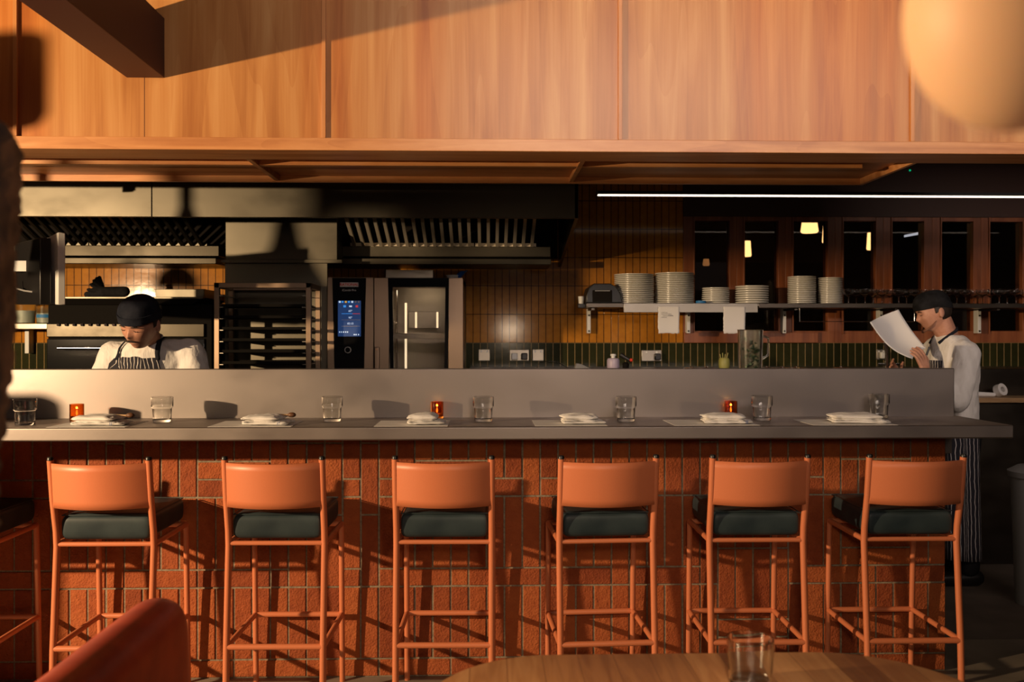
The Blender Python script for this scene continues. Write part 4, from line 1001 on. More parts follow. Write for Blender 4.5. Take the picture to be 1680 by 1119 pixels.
# ================================================================ LEFT OF KITCHEN
# salamander grill and range behind chef
yr = 5.35
t = thing('range_cooker', 'black and steel range cooker behind the left chef', 'cooker', (PX(215, yr), yr, 0))
xa, xb = PX(76, yr), PX(346, yr)
b = MB().box(xa, xb, yr + .02, 5.95, 0, PZ(200, 500, yr)).build('body', M['blackiron'], t, .004)
MB().box(xa, PX(335, yr), yr, yr + .03, PZ(200, 553, yr), PZ(200, 531, yr)).build('control_fascia', M['steel_range'], t, .004)
MB().box(xa, PX(335, yr), yr + .005, yr + .03, PZ(200, 610, yr), PZ(200, 556, yr)).build('oven_door', M['blackglass'], t, .004)
MB().tube([P(95, 571, yr - .04), P(190, 571, yr - .04)], .010, 12).build('handle', M['chrome'], t)
for px in (96, 190): MB().tube([P(px, 571, yr - .04), P(px, 571, yr + .01)], .006, 8).build('handle_post', M['chrome'], t)
for k in range(9): MB().tube([P(95 + k * 13, 533, yr - .016), P(95 + k * 13, 533, yr)], .008, 10).build('knob', M['chrome'], t)
ys = 5.45
t = thing('salamander_grill', 'black salamander grill with steel top edge behind the left chef', 'grill', (PX(215, ys), ys, PZ(200, 522, ys)))
xa, xb = PX(88, ys), PX(332, ys); zt = PZ(200, 497, ys); z0 = PZ(200, 500, yr) + .001
zA = PZ(200, 527, ys)
MB().add([(PX(83, ys), ys - .10, z0), (PX(322, ys), ys - .10, z0), (PX(332, ys), ys, zt + .03), (PX(92, ys), ys, zt + .03), (PX(83, ys), 5.9, z0), (PX(322, ys), 5.9, z0), (PX(332, ys), 5.9, zt + .03), (PX(92, ys), 5.9, zt + .03)],
         [(0, 1, 2, 3), (7, 6, 5, 4), (0, 4, 5, 1), (1, 5, 6, 2), (2, 6, 7, 3), (3, 7, 4, 0)]).build('hood_glass', M['blackmatte'], t)
MB().box(PX(92, ys), PX(334, ys), ys - .012, ys + .02, zt + .025, zt + .037).build('edge_strip', M['steel_hood'], t, .002)
zt2 = zt + .038
# steel tray on the grill + black gloves
y = 5.6
b = MB(); x0, x1 = PX(255, y), PX(335, y); h = .055
b.box(x0, x1, y, y + .25, zt2, zt2 + .003); b.box(x0, x1, y, y + .004, zt2, zt2 + h); b.box(x0, x0 + .004, y, y + .25, zt2, zt2 + h); b.box(x1 - .004, x1, y, y + .25, zt2, zt2 + h)
b.box(x0 - .008, x1 + .008, y - .008, y + .004, zt2 + h - .003, zt2 + h)
tag(b.build('steel_tray', M['steel_hood'], bevel=.002), 'deep steel tray on the grill right of the left chef', 'tray')
gv = MB(); rg = random.Random(5); x = PX(170, 5.6)
gv.cap2((x - .03, 5.62, zt2 + .035), (x + .12, 5.62, zt2 + .04), .036, .034)
for k in range(5):
    gv.cap2((x - .02, 5.60 + k * .01, zt2 + .04 + k * .005), (x - .085 + k * .012, 5.58 + k * .012, zt2 + .085 + .012 * k - (k - 3) ** 2 * .004), .013, .011)
gv.cap2((x - .10, 5.6, zt2 + .02), (x - .0, 5.62, zt2 + .02), .02, .022)
o = gv.build('oven_glove', M['blackcap']); rm = o.modifiers.new('r', 'REMESH'); rm.mode = 'VOXEL'; rm.voxel_size = .005; rm.use_smooth_shade = True
tag(o, 'black oven glove lying on the grill left of the chef\'s cap', 'glove')
# shelf with tubs at far left
y = 5.9; zq = PZ(50, 531, y)
t = thing('wall_shelf', 'short steel wall shelf with plastic tubs at far left', 'shelf', (PX(45, y), y, zq))
MB().box(PX(-90, y), PX(81, y), y, YW, zq - .035, zq).build('shelf_board', M['steel'], t, .002)
x = PX(14, y); MB().box(x - .014, x + .014, YW - .07, YW - .001, zq - .2, zq - .035).build('bracket', M['whiteplastic'], t, .002)
def tub(px0, px1, pyt, m_, lab, tape=False, y=6.0):
    x0, x1 = PX(px0, y), PX(px1, y); xc, r = (x0 + x1) / 2, (x1 - x0) / 2; h = PZ(px0, pyt, y) - zq
    t = thing('plastic_tub', lab, 'tub', (xc, y, zq + .001), 'tubs on the left shelf')
    MB().lathe([(.0005, 0), (r * .88, 0), (r, h * .97), (r * 1.03, h), (r * .98, h), (r * .86, .004), (.0005, .004)], 28, (xc, y, zq + .001)).build('body', m_, t)
    MB().lathe([(.0005, h * .6), (r * .92, h * .6), (r * .86, .006), (.0005, .006)], 24, (xc, y, zq + .001)).build('contents', M['whiteplastic'], t)
    if tape:
        rr = r * .99; hh = h * .35
        MB().rings([[(xc + rr * 1.0 * math.sin(a), y - rr * 1.0 * math.cos(a), zq + hh + dz) for a in [-.8 + 1.6 * j / 10 for j in range(11)]] for dz in (0, .022)], False, True, False).build('tape_label', M['bluetape'], t, recalc=False)
tub(24, 58, 496, M['tubglass'], 'tall translucent tub on the left wall shelf')
tub(60, 88, 503, M['tubglass'], 'shorter tub with blue tape label on the left wall shelf', True)
tub(2, 20, 511, M['whiteplastic'], 'small white tub at the left end of the wall shelf')

# kitchen display seen from behind, on a chrome pole
yk = 4.45
t = thing('kitchen_monitor', 'kitchen monitor with black back and white bezel clamped to the chrome pole', 'monitor', (PX(70, yk), yk, PZ(70, 445, yk)))
A = P(97, 440, 4.25); Bp = P(44, 452, 4.75)
def slab(n0, n1, f0, f1, m_, name, par, bev=.002):   # near edge pixels (x, top, bottom) at 4.25, far at 4.75
    (xa, ta, ba), (xb, tb, bb) = n0; th = n1
    near_t, near_b = P(xa, ta, f0), P(xa, ba, f0); far_t, far_b = P(xb, tb, f1), P(xb, bb, f1)
    d = (far_t - near_t); d.z = 0; nrm = Vector((d.y, -d.x, 0)).normalized() * th
    vs = [near_b, far_b, far_t, near_t, near_b + nrm, far_b + nrm, far_t + nrm, near_t + nrm]
    return MB().add(vs, [(0, 1, 2, 3), (7, 6, 5, 4), (0, 4, 5, 1), (1, 5, 6, 2), (2, 6, 7, 3), (3, 7, 4, 0)]).build(name, m_, par, bev)
slab(((95, 381, 500), (50, 404, 497)), .034, 4.30, 4.60, M['whiteplastic'], 'bezel', t, .004)
bk = slab(((84, 391, 500), (42, 401, 500)), -.05, 4.31, 4.60, M['black'], 'back_cover', t, .004)
for a, b_ in ((57, 403), (57, 450), (73, 473), (56, 457), (66, 425)):
    MB().ball(P(a, b_, 4.38) , .005, 8).build('screw', M['chrome'], t)
MB().box(*(lambda c: (c.x - .09, c.x + .03, c.y - .02, c.y + .02, c.z - .03, c.z + .03))(P(52, 437, 4.45))).build('mount_bracket', M['black'], t, .004)
MB().tube([P(18, 460, 4.42), P(22, 472, 4.42), P(40, 477, 4.4), P(54, 479, 4.36)], .0045, 8).build('cable', M['grey'], t)
t = thing('monitor_pole', 'chrome pole with clamps hanging from the soffit at far left', 'pole', (PX(27, yk), yk, PZ(27, 460, yk)))
MB().tube([(PX(28, yk), yk, PZ(28, 456, yk)), (PX(28, yk), yk, 2.75)], .019, 16).build('tube', M['chrome'], t)
MB().tube([(PX(17, yk - .05), yk - .05, PZ(17, 462, yk)), (PX(17, yk - .05), yk - .05, PZ(17, 337, yk))], .011, 12).build('rod', M['chrome'], t)
MB().box(PX(12, yk), PX(38, yk), yk - .07, yk + .03, PZ(17, 441, yk), PZ(17, 433, yk)).build('clamp', M['chrome'], t, .004)
MB().lathe([(.024, 0), (.024, .02), (.0005, .02)], 20, (PX(28, yk), yk, PZ(28, 462, yk))).build('collar', M['steel'], t)
t.location.z = 2.2

# ================================================================ RIGHT BACK CORNER
y = 5.5; zc = PZ(1640, 653, y)
t = thing('side_counter', 'dark side counter with wooden board at the right edge', 'counter', (PX(1660, y), y, 0))
MB().box(PX(1597, y), 4.4, y, 6.1, zc - .03, zc).build('worktop', M['tanwood'], t, .002)
MB().box(PX(1600, y), 4.4, y + .03, 6.1, 0.003, zc - .03).build('cabinet_body', M['steel_dark'], t)
t = thing('rolled_cloth', 'rolled pale cloth lying on the side counter at right', 'cloth', P(1615, 650, 5.6)); t.location.z = zc
MB().cap2((PX(1602, 5.6), 5.6, zc + .018), (PX(1630, 5.6), 5.6, zc + .014), .017, .013, 14).build('roll', M['cloth'], t)
t = thing('tape_dispenser', 'round pale roll standing on the side counter at right', 'roll', P(1641, 650, 5.6)); t.location.z = zc + .001
c = Vector((PX(1641, 5.6), 5.6, zc + .043))
MB().lathe([(.018, -.02), (.040, -.02), (.040, .02), (.018, .02), (.018, -.02)], 28).build('roll', M['paper'], t, mtx=Matrix.Translation(c - t.location) @ Euler((R(70), 0, R(20))).to_matrix().to_4x4())
t = thing('waste_bin', 'grey waste bin cut by the right edge of the photo', 'bin', (PX(1690, 4.7), 4.7, 0))
xx = PX(1700, 4.7); zt = PZ(1680, 765, 4.7)
MB().lathe([(.0005, 0), (.10, 0), (.125, zt - .06), (.0005, zt - .06)], 28, (xx, 4.7, .003)).build('bin_body', M['grey'], t)
MB().lathe([(.0005, zt - .06), (.135, zt - .06), (.14, zt - .03), (.09, zt), (.0005, zt)], 28, (xx, 4.7, .003)).build('lid', M['grey'], t)
t.location = (xx, 4.7, .003)
for c_ in [q for q in bpy.data.objects if q.parent == t]: c_.data.transform(Matrix.Translation((PX(1690, 4.7) - xx, 0, -.003)))

# ================================================================ PEOPLE
def head_parts(Mx, stub=False, hairc='hair'):
    """head mesh in its own frame: face towards -y, up +z, origin at the middle of the skull"""
    n, m_ = 44, 30; rs = []
    g = lambda v, c, s: math.exp(-((v - c) / s) ** 2)
    for i in range(1, m_):
        th = math.pi * i / m_; ring = []
        for j in range(n):
            a = 2 * math.pi * j / n
            x, y, z = math.sin(th) * math.cos(a), math.sin(th) * math.sin(a), -math.cos(th)
            X, Y, Z = x * .077, y * .098, z * .118
            front = max(0, -y)
            if Z < 0:      # jaw narrows, back of the skull tucks in to the neck
                k = min(1, -Z / .118); X *= 1 - .26 * k; 
                if y > 0: Y *= 1 - .45 * k
                else: Y = Y * (1 - .05 * k) 
            # flatten the face plane
            if y < 0: Y = max(Y, -.092 + .01 * abs(x))
            d = 0
            d += .023 * g(X, 0, .0125) * (g(Z, -.026, .013) * 1.0 + .5 * g(Z, -.006, .014)) * (front > .3)     # nose
            d += .008 * g(X, 0, .045) * g(Z, .024, .010) * (front > .3)                       # brow
            d -= .011 * (g(X, .031, .013) + g(X, -.031, .013)) * g(Z, .004, .010) * (front > .2)  # eye sockets
            d += .006 * (g(X, .031, .010) + g(X, -.031, .010)) * g(Z, .002, .006) * (front > .2)  # lids
            d += .007 * g(X, 0, .020) * (g(Z, -.055, .005) + g(Z, -.067, .006)) * (front > .3)    # lips
            d -= .004 * g(X, 0, .022) * g(Z, -.061, .003) * (front > .3)
            d += .010 * g(X, 0, .022) * g(Z, -.095, .014) * (front > .2)                      # chin
            d += .004 * (g(X, .048, .016) + g(X, -.048, .016)) * g(Z, -.028, .016) * (front > .1)
            ring.append(Mx @ Vector((X, Y - d, Z)))
        rs.append(ring)
    b = MB().rings(rs, True)
    for s in (-1, 1):      # ears
        E = Mx @ Matrix.Translation((s * .078, .012, -.008)) @ Euler((R(-12), 0, R(s * 22))).to_matrix().to_4x4()
        b.ball((0, 0, 0), (.009, .018, .031), 10, E.to_3x3().to_4x4()) if False else b.add([E @ Vector((.010 * p[0], .018 * p[1], .031 * p[2])) for p in EAR_V], EAR_F, True)
    return b
_e = MB().ball((0, 0, 0), 1.0, 8); EAR_V, EAR_F = [Vector(v) for v in _e.v], _e.f
def cap_mesh(Mx, k=1.0):
    """soft skull cap down to the brow, dipping at the back, with its band"""
    n = 44; rs = []
    for i in range(0, 15):
        u = i / 14; ring = []
        for j in range(n):
            a = 2 * math.pi * j / n; ca, sa = math.cos(a), math.sin(a)
            z0 = .040 - .034 * max(0, sa) - .0 * sa
            th = math.pi / 2 * u
            rr = math.cos(th) ** .62 if u < 1 else 0.02
            Z = z0 + (.128 * k - z0) * math.sin(th) ** .9
            puff = 1 + .035 * math.sin(math.pi * min(1, u * 1.4)) + .012 * math.sin(a * 7 + u * 4)
            ring.append(Mx @ Vector((.083 * max(rr, .02) * puff * ca, .104 * max(rr, .02) * puff * sa, Z)))
        rs.append(ring)
    return MB().rings(rs, True)
def cap_band(Mx):
    n = 44; rs = []
    for dz, e in ((-.006, 1.0), (-.006, 1.03), (.016, 1.035), (.030, 1.045), (.030, 1.0)):
        rs.append([Mx @ Vector((.0835 * e * math.cos(2 * math.pi * j / n), .1045 * e * math.sin(2 * math.pi * j / n), .036 + dz - .034 * max(0, math.sin(2 * math.pi * j / n)))) for j in range(n)])
    return MB().rings(rs, False)
def hand(b, wrist, dirv, palmn, curl=.6, s=1.0, side=1):
    """palm plus five separate bent fingers; dirv along the hand, palmn out of the palm"""
    d = Vector(dirv).normalized(); pn = Vector(palmn); pn = (pn - d * pn.dot(d)).normalized(); sd = d.cross(pn).normalized() * side
    w = Vector(wrist)
    for k in range(4):
        o = (k - 1.5) * .019 * s
        b.cap2(w + sd * o * .6 + d * .012, w + d * .082 * s + sd * o, .014 * s, .0105 * s, 8)
    for k, ln in enumerate((.066, .076, .070, .055)):
        o = (k - 1.5) * .0205 * s; p = w + d * .086 * s + sd * o; q = d
        for seg, f in ((0, .45), (1, .32), (2, .23)):
            ang = curl * (.7 + .15 * k) * (1 if seg else .6)
            q = (q * math.cos(ang) + pn * math.sin(ang)).normalized()
            p2 = p + q * ln * f * s; b.cap2(p, p2, (.0092 - .0008 * seg) * s, (.0086 - .0010 * seg) * s, 8); p = p2
    p = w + d * .025 * s - sd * .026 * s; q = (d * .7 - sd * .7 + pn * .35).normalized()
    b.cap2(w + d * .012, p, .015 * s, .0125 * s, 8)
    for f in (.036, .028):
        p2 = p + q * f * s; b.cap2(p, p2, .0105 * s, .009 * s, 8); p = p2; q = (q + pn * .5 + d * .3).normalized()
def remesh(o, v, sm=4):
    r = o.modifiers.new('one_surface', 'REMESH'); r.mode = 'VOXEL'; r.voxel_size = v; r.use_smooth_shade = True
    s = o.modifiers.new('smooth', 'SMOOTH'); s.factor = .5; s.iterations = sm
def person(label, root, F, head_c, head_M, sh, hip, arms, legs_y, shirt_secs, stub):
    """F = facing unit vector; everything in world coordinates"""
    t = thing('person', label, 'person', root)
    b = head_parts(head_M)
    neck0 = head_M @ Vector((0, .028, -.055))
    nk = Vector(sh['neck'])
    b.cap2(neck0, nk, .056, .062, 16)
    b.cap2(head_M @ Vector((0, .0, -.03)), nk, .05, .058, 16)
    b.loft([((c[0], c[1], c[2]), rx * .9, ry * .9) for c, rx, ry in shirt_secs])
    for A in arms:
        S_, E_, W_ = Vector(A['s']), Vector(A['e']), Vector(A['w'])
        b.cap2(S_, E_, .050, .040, 12); b.cap2(E_, W_, .040, .027, 12)
        hand(b, W_, A['d'], A['n'], A.get('curl', .6), 1.0, A.get('side', 1))
    for (x0, y0), (x1, y1), (x2, y2) in legs_y:
        b.cap2((x0, y0, .90), (x1, y1, .50), .082, .055, 12); b.cap2((x1, y1, .50), (x2, y2, .09), .053, .040, 12)
        b.cap2((x2, y2, .05), (x2 + F[0] * .12, y2 + F[1] * .12, .04), .036, .03, 10)
    body = b.build('body', M['skin'], t); remesh(body, .0045, 3)
    # chef's jacket: torso and sleeves
    sb = MB(); sb.loft(shirt_secs, 36)
    cx, cy, cz = shirt_secs[-1][0]
    for A in arms:
        S_, E_, W_ = Vector(A['s']), Vector(A['e']), Vector(A['w'])
        sb.cap2(S_, S_ + (E_ - S_) * .5, .078, .076, 18); sb.cap2(S_ + (E_ - S_) * .5, E_, .076, .068, 18)
        sb.cap2(E_, E_ + (W_ - E_) * A.get('cuff', .55), .061, .052, 14)
        sb.cap2(nk + Vector((0, 0, -.06)), S_, .066, .078, 18)
    o = sb.build('chef_jacket', M['shirt'], t); remesh(o, .008, 5)
    tx = bpy.data.textures.new('folds', 'CLOUDS'); tx.noise_scale = .085; tx.noise_depth = 1
    dp = o.modifiers.new('folds', 'DISPLACE'); dp.texture = tx; dp.strength = .020; dp.mid_level = .5
    jacket = o
    # trousers and shoes
    tb = MB()
    for (x0, y0), (x1, y1), (x2, y2) in legs_y: tb.cap2((x0, y0, .90), (x1, y1, .50), .098, .080, 14); tb.cap2((x1, y1, .50), (x2, y2, .12), .078, .070, 14)
    tb.loft([((hip[0], hip[1], z), .165 if abs(F[1]) > .5 else .115, .115 if abs(F[1]) > .5 else .165) for z in (.82, .90, .98)])
    o = tb.build('trousers', M['blackcap'], t); remesh(o, .012, 4)
    for (x0, y0), (x1, y1), (x2, y2) in legs_y:
        q = MB(); q.cap2((x2 - F[0] * .05, y2 - F[1] * .05, .052), (x2 + F[0] * .15, y2 + F[1] * .15, .045), .048, .042, 14)
        o = q.build('shoe', M['black'], t); remesh(o, .008, 3)
    c = cap_mesh(head_M).build('cap', M[sh['cap']], t)
    cap_band(head_M).build('cap_band', M[sh['cap']], c, recalc=True, mtx=Matrix.Translation(-t.location))
    # hair below the cap, at the sides and the nape; brows
    hb = MB(); n = 36; rs = []
    for Z, e in ((.05, 1.0), (.03, 1.02), (.0, 1.02), (-.03, .98), (-.05, .90)):
        ring = []
        for j in range(n + 1):
            a = R(-12) + R(204) * j / n
            lim = Z
            if j < 4 or j > n - 4: lim = max(Z, -.004)
            ring.append(head_M @ Vector((.0775 * e * math.cos(a) * (1 - .15 * max(0, -lim) / .05), .0985 * e * math.sin(a) * (1 - .12 * max(0, -lim) / .05), lim)))
        rs.append(ring)
    o = hb.rings(rs, False, True, False).build('hair', M['hair'], t, recalc=False)
    so = o.modifiers.new('t', 'SOLIDIFY'); so.thickness = .004; so.offset = 0
    for s in (-1, 1):
        MB().tube([head_M @ Vector((s * .014, -.0955, .0195)), head_M @ Vector((s * .030, -.0965, .0240)), head_M @ Vector((s * .046, -.088, .0190))], [.0026, .0034, .002], 8).build('eyebrow', M['hair'], t)
        MB().tube([head_M @ Vector((s * .020, -.0895, .0015)), head_M @ Vector((s * .031, -.0915, -.0015)), head_M @ Vector((s * .042, -.086, .001))], [.0012, .0018, .001], 8).build('eyelashes', M['hair'], t)
    if stub:   # short beard hugging jaw and chin
        q = MB()
        for s in (-1, 1): q.tube([head_M @ Vector((s * .066, -.020, -.045)), head_M @ Vector((s * .056, -.052, -.072)), head_M @ Vector((s * .030, -.080, -.092)), head_M @ Vector((0, -.090, -.100))], [.003, .005, .007, .009], 12)
        o = q.build('beard', M['beard'], t); remesh(o, .004, 4)
    q = MB().tube([head_M @ Vector((-.026, -.0965, -.050)), head_M @ Vector((0, -.1035, -.045)), head_M @ Vector((.026, -.0965, -.050))], [.003, .0055, .003], 8).build('moustache', M['beard'] if stub else M['hair'], t) if sh.get('mo') else None
    return t, jacket

# left chef: bent over his work, face down and turned to our left
hc = P(231, 530, 4.28)
HM = Matrix.Translation(hc) @ Matrix.Scale(1.06, 4) @ Euler((0, 0, R(-14))).to_matrix().to_4x4() @ Euler((R(24), 0, 0)).to_matrix().to_4x4() @ Euler((0, R(8), 0)).to_matrix().to_4x4()
bx, by = PX(252, 4.5), 4.50
secs = [((bx, by + .06, .95), .17, .115), ((bx, by + .06, 1.05), .165, .12), ((bx - .005, by + .04, 1.15), .17, .125), ((bx - .01, by + .01, 1.25), .185, .13), ((bx - .01, by - .02, 1.33), .195, .125), ((bx - .012, by - .04, 1.385), .17, .105), ((bx - .014, by - .05, 1.42), .10, .08)]
zsh = 1.36
armsL = [dict(s=(bx - .19, by - .02, zsh - .015), e=(bx - .25, by - .10, 1.08), w=(bx - .15, 4.22, .99), d=(.55, -.8, -.35), n=(.2, .3, -1), curl=.5, side=-1),
         dict(s=(bx + .185, by - .01, zsh - .005), e=(bx + .26, by - .05, 1.10), w=(bx + .06, 4.22, 1.0), d=(-.75, -.6, -.3), n=(-.1, .3, -1), curl=.7, side=1)]
legs = [((bx - .09, by + .07), (bx - .10, by + .05), (bx - .11, by + .09)), ((bx + .09, by + .07), (bx + .10, by + .05), (bx + .11, by + .09))]
t, jk = person('person in chef whites, striped navy apron and dark cap, head bowed over the counter', (bx, by, 0.002), (0, -1), hc, HM,
               dict(neck=(bx - .012, by - .03, 1.425), cap='navy', mo=True), (bx, by + .06), armsL, legs, secs, False)
def sheet(name, parent, m_, pts_fn, nu, nv, uvw, target=None, off=.006, th=.003, folds=True):
    vs = MB().grid(pts_fn, nu, nv); o = vs.build(name, m_, parent, recalc=False)
    uv = o.data.uv_layers.new(name='UVMap')
    for p in o.data.polygons:
        for li in p.loop_indices:
            vi = o.data.loops[li].vertex_index; i, j = divmod(vi, nv + 1); uv.data[li].uv = (i / nu * uvw[0], j / nv * uvw[1])
    if target:
        s = o.modifiers.new('wrap', 'SHRINKWRAP'); s.target = target; s.wrap_method = 'NEAREST_SURFACEPOINT'; s.wrap_mode = 'ABOVE_SURFACE'; s.offset = off
    s = o.modifiers.new('t', 'SOLIDIFY'); s.thickness = th; s.offset = 1
    return o
# bib: narrow at the top, wider lower, wrapped on the chest
bw = lambda v: .118 + .07 * (1 - v)
sheet('apron', t, M['apron'], lambda u, v: (bx - .045 + (u * 2 - 1) * bw(v), by - .19 + .05 * abs(u * 2 - 1) ** 2 + .04 * (1 - v), .95 + v * .395), 40, 24, (.34, .4), jk, .008)
sheet('apron_skirt', t, M['apron'], lambda u, v: (bx - .02 + (u * 2 - 1) * .20, by - .09 + .08 * abs(u * 2 - 1) ** 2 + .006 * math.sin(u * 30), .32 + v * .64), 40, 8, (.42, .6))
# apron straps over the shoulders to the nape
for s, e in (((bx + .075, by - .155, 1.335), (bx + .055, by - .0, 1.475)), ((bx - .155, by - .155, 1.335), (bx - .085, by - .06, 1.46))):
    a, c = Vector(s), Vector(e)
    def sf(u, v, a=a, c=c):
        p = a.lerp(c, v); bow = math.sin(math.pi * v) * .03
        return (p.x + (u - .5) * .024, p.y - bow, p.z + bow * .3)
    sheet('apron_strap', t, M['navy'], sf, 2, 16, (.1, .1), jk, .010)
# collar of the jacket
cl = MB(); n = 30; rs = []
for dz, rr in ((-.03, .088), (.0, .078), (.022, .074), (.022, .070), (-.02, .072)):
    rs.append([(bx - .014 + rr * math.cos(2 * math.pi * j / n), by - .045 + rr * .92 * math.sin(2 * math.pi * j / n), 1.425 + dz + .022 * math.sin(2 * math.pi * j / n)) for j in range(n)])
cl.rings(rs, False).build('collar', M['shirt'], t)

# right chef: standing in profile, reading a large sheet
hy = 5.15; hc = P(1532.5, 512, hy)
HM2 = Matrix.Translation(hc) @ Euler((0, 0, R(-97))).to_matrix().to_4x4() @ Euler((R(14), 0, 0)).to_matrix().to_4x4()
cx, cy = PX(1563, hy), hy + .0
secs = [((cx + .01, cy, .90), .125, .165), ((cx + .005, cy, 1.0), .122, .16), ((cx - .0, cy, 1.12), .125, .165), ((cx - .0, cy, 1.24), .135, .18), ((cx + .0, cy, 1.34), .132, .19), ((cx - .01, cy, 1.41), .10, .155), ((cx - .03, cy, 1.46), .07, .085)]
hw = P(1509, 594, hy - .18)
armsR = [dict(s=(cx + .0, cy - .155, 1.345), e=(cx - .085, cy - .215, 1.09), w=tuple(hw + Vector((.035, 0, -.05))), d=(-.35, .05, 1), n=(-.4, 1, .1), curl=.75, side=1, cuff=.55),
         dict(s=(cx - .01, cy + .185, 1.365), e=(cx - .04, cy + .21, 1.10), w=(cx - .25, cy + .12, 1.20), d=(-.7, -.2, .6), n=(.2, -1, .2), curl=.7, side=-1, cuff=.5)]
legs = [((cx + .02, cy - .085), (cx + .0, cy - .09), (cx + .03, cy - .10)), ((cx + .02, cy + .085), (cx - .0, cy + .09), (cx + .03, cy + .10))]
t, jk = person('person in chef whites and black cap reading a large sheet of paper at right', (cx, cy, 0.002), (-1, 0), hc, HM2,
               dict(neck=(cx - .035, cy, 1.455), cap='blackcap'), (cx, cy), armsR, legs, secs, True)
sheet('apron', t, M['apron'], lambda u, v: (cx - .155 + .05 * abs(u * 2 - 1) ** 2, cy + (u * 2 - 1) * .10, .95 + v * .36), 30, 24, (.34, .4), jk, .008)
sheet('apron_skirt', t, M['apron'], lambda u, v: (cx + .14 * (-math.cos((u * 2 - 1) * 2.0)) * (1 + .12 * (1 - v)) + .01 * math.sin(u * 40), cy - math.sin((u * 2 - 1) * 2.0) * -.19 * (1 + .12 * (1 - v)), .17 + v * .80), 60, 12, (.95, .8))
ns = Vector((cx - .035, cy, 1.455))
MB().tube([ns + Vector((-.075, -.05, -.045)), ns + Vector((-.04, -.075, -.01)), ns + Vector((.02, -.07, .03)), ns + Vector((.06, -.0, .045)), ns + Vector((.02, .07, .03)), ns + Vector((-.04, .075, -.01)), ns + Vector((-.075, .05, -.045))], .009, 8).build('apron_strap', M['navy'], t)
pn = thing('pen', 'dark pen clipped on the sleeve of the chef reading', 'pen', tuple(P(1521, 577, 4.87)))
MB().tube([P(1525, 569, 4.885), P(1520, 583, 4.885)], .006, 8).build('barrel', M['black'], pn)
pen = pn
# the sheet of paper he holds
c0, c1, c2, c3 = P(1427, 529, 5.0), P(1474, 508, 5.12), P(1519, 571, 5.02), P(1497, 589, 4.93)
def pf(u, v):
    a = c0.lerp(c1, u); b_ = c3.lerp(c2, u); p = a.lerp(b_, v); p.y += .035 * math.sin(math.pi * u) + .02 * math.sin(math.pi * v); 
    p.z -= .035 * math.sin(math.pi * v) * (1 - u)
    return p
o = MB().grid(pf, 14, 18).build('menu_sheet', M['paper'], recalc=False); so = o.modifiers.new('t', 'SOLIDIFY'); so.thickness = .0008
tag(o, 'large pale sheet of paper held up by the right chef', 'paper')

# ================================================================ FOREGROUND
# oak table
zt = .75; yfar = 1.945; xA, xB = -.125, .985; cy_ = yfar - .42; rr = .27
def outline(ins, z):
    pts = []
    for (qx, qy, a0) in ((xB - rr, yfar - rr, 0), (xA + rr, yfar - rr, 90), (xA + rr, yfar - .84 + rr, 180), (xB - rr, yfar - .84 + rr, 270)):
        for k in range(13):
            a = R(a0 + 90 * k / 12); pts.append((qx + (rr - ins) * math.cos(a), qy + (rr - ins) * math.sin(a), z))
    return pts
t = thing('dining_table', 'oak dining table with rounded corners in the foreground', 'table', ((xA + xB) / 2, cy_, 0))
tt = MB().rings([outline(.03, zt - .032), outline(.004, zt - .012), outline(0, zt - .006), outline(.002, zt - .001), outline(.005, zt)], True, False).build('table_top', M['oak'], t)
MB().lathe([(.0005, .001), (.26, .001), (.26, .012), (.05, .022), (.04, .03), (.04, zt - .05), (.12, zt - .033), (.0005, zt - .033)], 32, ((xA + xB) / 2, cy_, 0)).build('pedestal', M['blackiron'], t)
gx, gy = on_plane(1231, 1121, zt)
g2 = MB().lathe([(.0005, 0), (.040, 0), (.0425, .004), (.0435, .03), (.0462, .072), (.0462, .0905), (.0452, .0915), (.0438, .0905), (.0436, .072), (.041, .03), (.038, .010), (.0005, .008)], 48).build('table_tumbler', M['glass'])
g2.location = (gx, gy, zt + .0005); tag(g2, 'clear tumbler standing on the oak table in the foreground', 'glass')
# red leather banquette back, running towards the viewer
zt2 = .86; xr = PX(276, 2.10)
t = thing('banquette', 'red leather banquette back end in the lower left foreground', 'bench', (xr, 1.4, 0))
rs = []; ny = 22
for k in range(ny + 1):
    u = k / ny; y = 1.28 + (2.12 - 1.28) * u
    e = max(0, (y - 2.0) / .12); shr = math.sqrt(max(.0, 1 - e * e)) if e > 0 else 1
    shr = max(shr, .12)
    ring = []
    for j in range(40):
        a = 2 * math.pi * j / 40; ca, sa = math.cos(a), math.sin(a)
        if sa > 0: x = .062 * math.copysign(abs(ca) ** .85, ca); z = zt2 - .075 + .075 * sa ** .9
        else: x = .062 * math.copysign(abs(ca) ** .35, ca) * (1 + .35 * min(1, -sa)) ; z = zt2 - .075 + (.46) * sa
        ring.append((xr + x * (.55 + .45 * shr) - .0, y, zt2 - .45 + (z - zt2 + .45) * (.80 + .20 * shr)))
    rs.append(ring)
o = MB().rings(rs, True).build('backrest', M['redleather'], t); sb = o.modifiers.new('s', 'SUBSURF'); sb.levels = sb.render_levels = 1
MB().box(xr - .60, xr - .055, 1.28, 2.02, .0, .43).build('seat', M['redleather'], t, .03, 4)
MB().box(xr - .05, xr + .05, 1.28, 2.06, .0, .44).build('plinth', M['blackmatte'], t, .01)

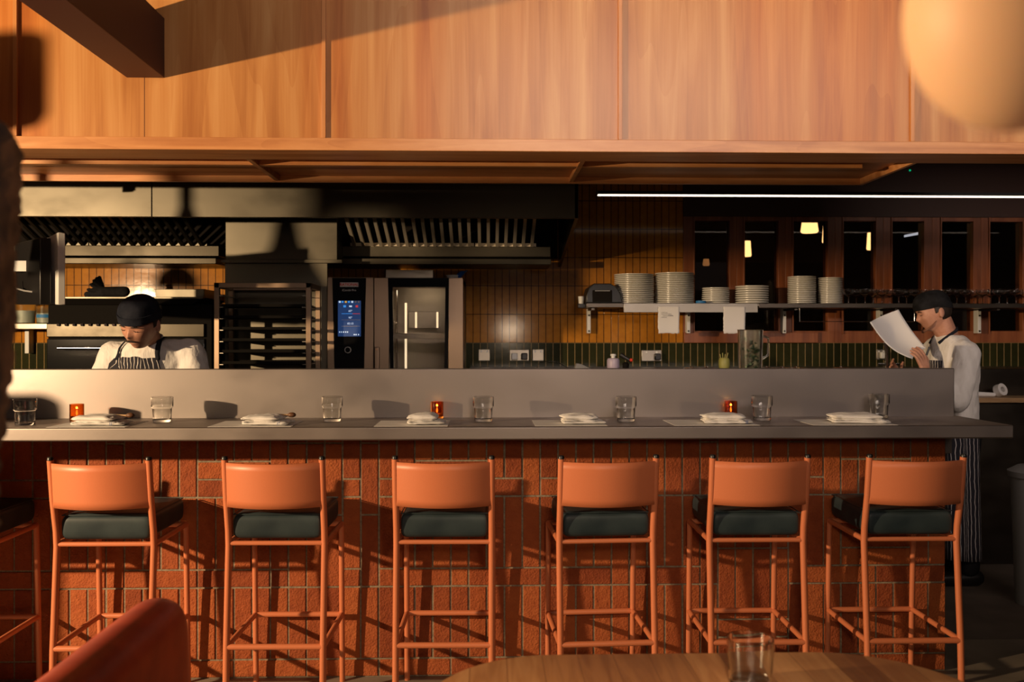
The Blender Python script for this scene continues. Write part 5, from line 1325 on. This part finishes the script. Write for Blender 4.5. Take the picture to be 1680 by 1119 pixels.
# rough plaster pillar with a rounded top at the left edge
yp = 1.05
def edge(py):
    for (a, xa), (b, xb) in zip(PE, PE[1:]):
        if a <= py <= b: return xa + (xb - xa) * (py - a) / (b - a)
    return PE[-1][1]
PE = [(196, -6), (203, 12), (212, 22), (228, 29), (260, 30), (330, 27), (400, 25), (500, 21), (600, 15), (700, 6), (760, -3), (900, -12), (1200, -20)]
rs = []
for py in [197, 200, 204, 210, 218, 230, 245, 265, 290, 320, 350, 380, 420, 460, 500, 540, 580, 620, 660, 700, 740, 780, 830, 880, 950, 1030, 1120, 1300, 1600, 1850]:
    x1 = PX(edge(py) - 16, yp); z = PZ(0, py, yp)
    r0 = .11 + (x1 - PX(25, yp)) * .5 if py > 250 else max(.02, .11 * math.sqrt(max(0.02, 1 - ((250 - py) / 56) ** 2)))
    rs.append([(x1 - r0 + r0 * math.cos(a), yp + r0 * math.sin(a), max(z, 0)) for a in [2 * math.pi * j / 48 for j in range(48)]])
o = MB().rings(rs[::-1], True).build('plaster_pillar', M['plaster'])
sb = o.modifiers.new('s', 'SUBSURF'); sb.levels = sb.render_levels = 2
tx = bpy.data.textures.new('rough', 'CLOUDS'); tx.noise_scale = .02; tx.noise_depth = 5
dp = o.modifiers.new('d', 'DISPLACE'); dp.texture = tx; dp.strength = .022; dp.mid_level = .5
tag(o, 'rough grey-brown pillar with a rounded top at the left edge', 'pillar')

# pale pendant globe very near the viewer, out of focus
yg = .50; c = P(1668, 20, yg); rx = abs(P(1495, 20, yg).x - c.x); 
t = thing('pendant_lamp', 'large blurred peach-coloured pendant shade at the top right corner', 'lamp', tuple(c))
MB().ball(c, (rx, rx * .9, abs(P(1650, 213, yg).z - c.z)), 32).build('shade', M['peach'], t)
MB().tube([c + Vector((0, 0, rx)), (c.x, c.y, 4.2)], .003, 8).build('cord', M['black'], t)
light('pendant_light', 'AREA', (c.x, c.y, c.z - rx - .03), 4.5, (1.0, .74, .50), target=(c.x + .15, 1.85, .75), shape='DISK', size=.24, spread=R(85))
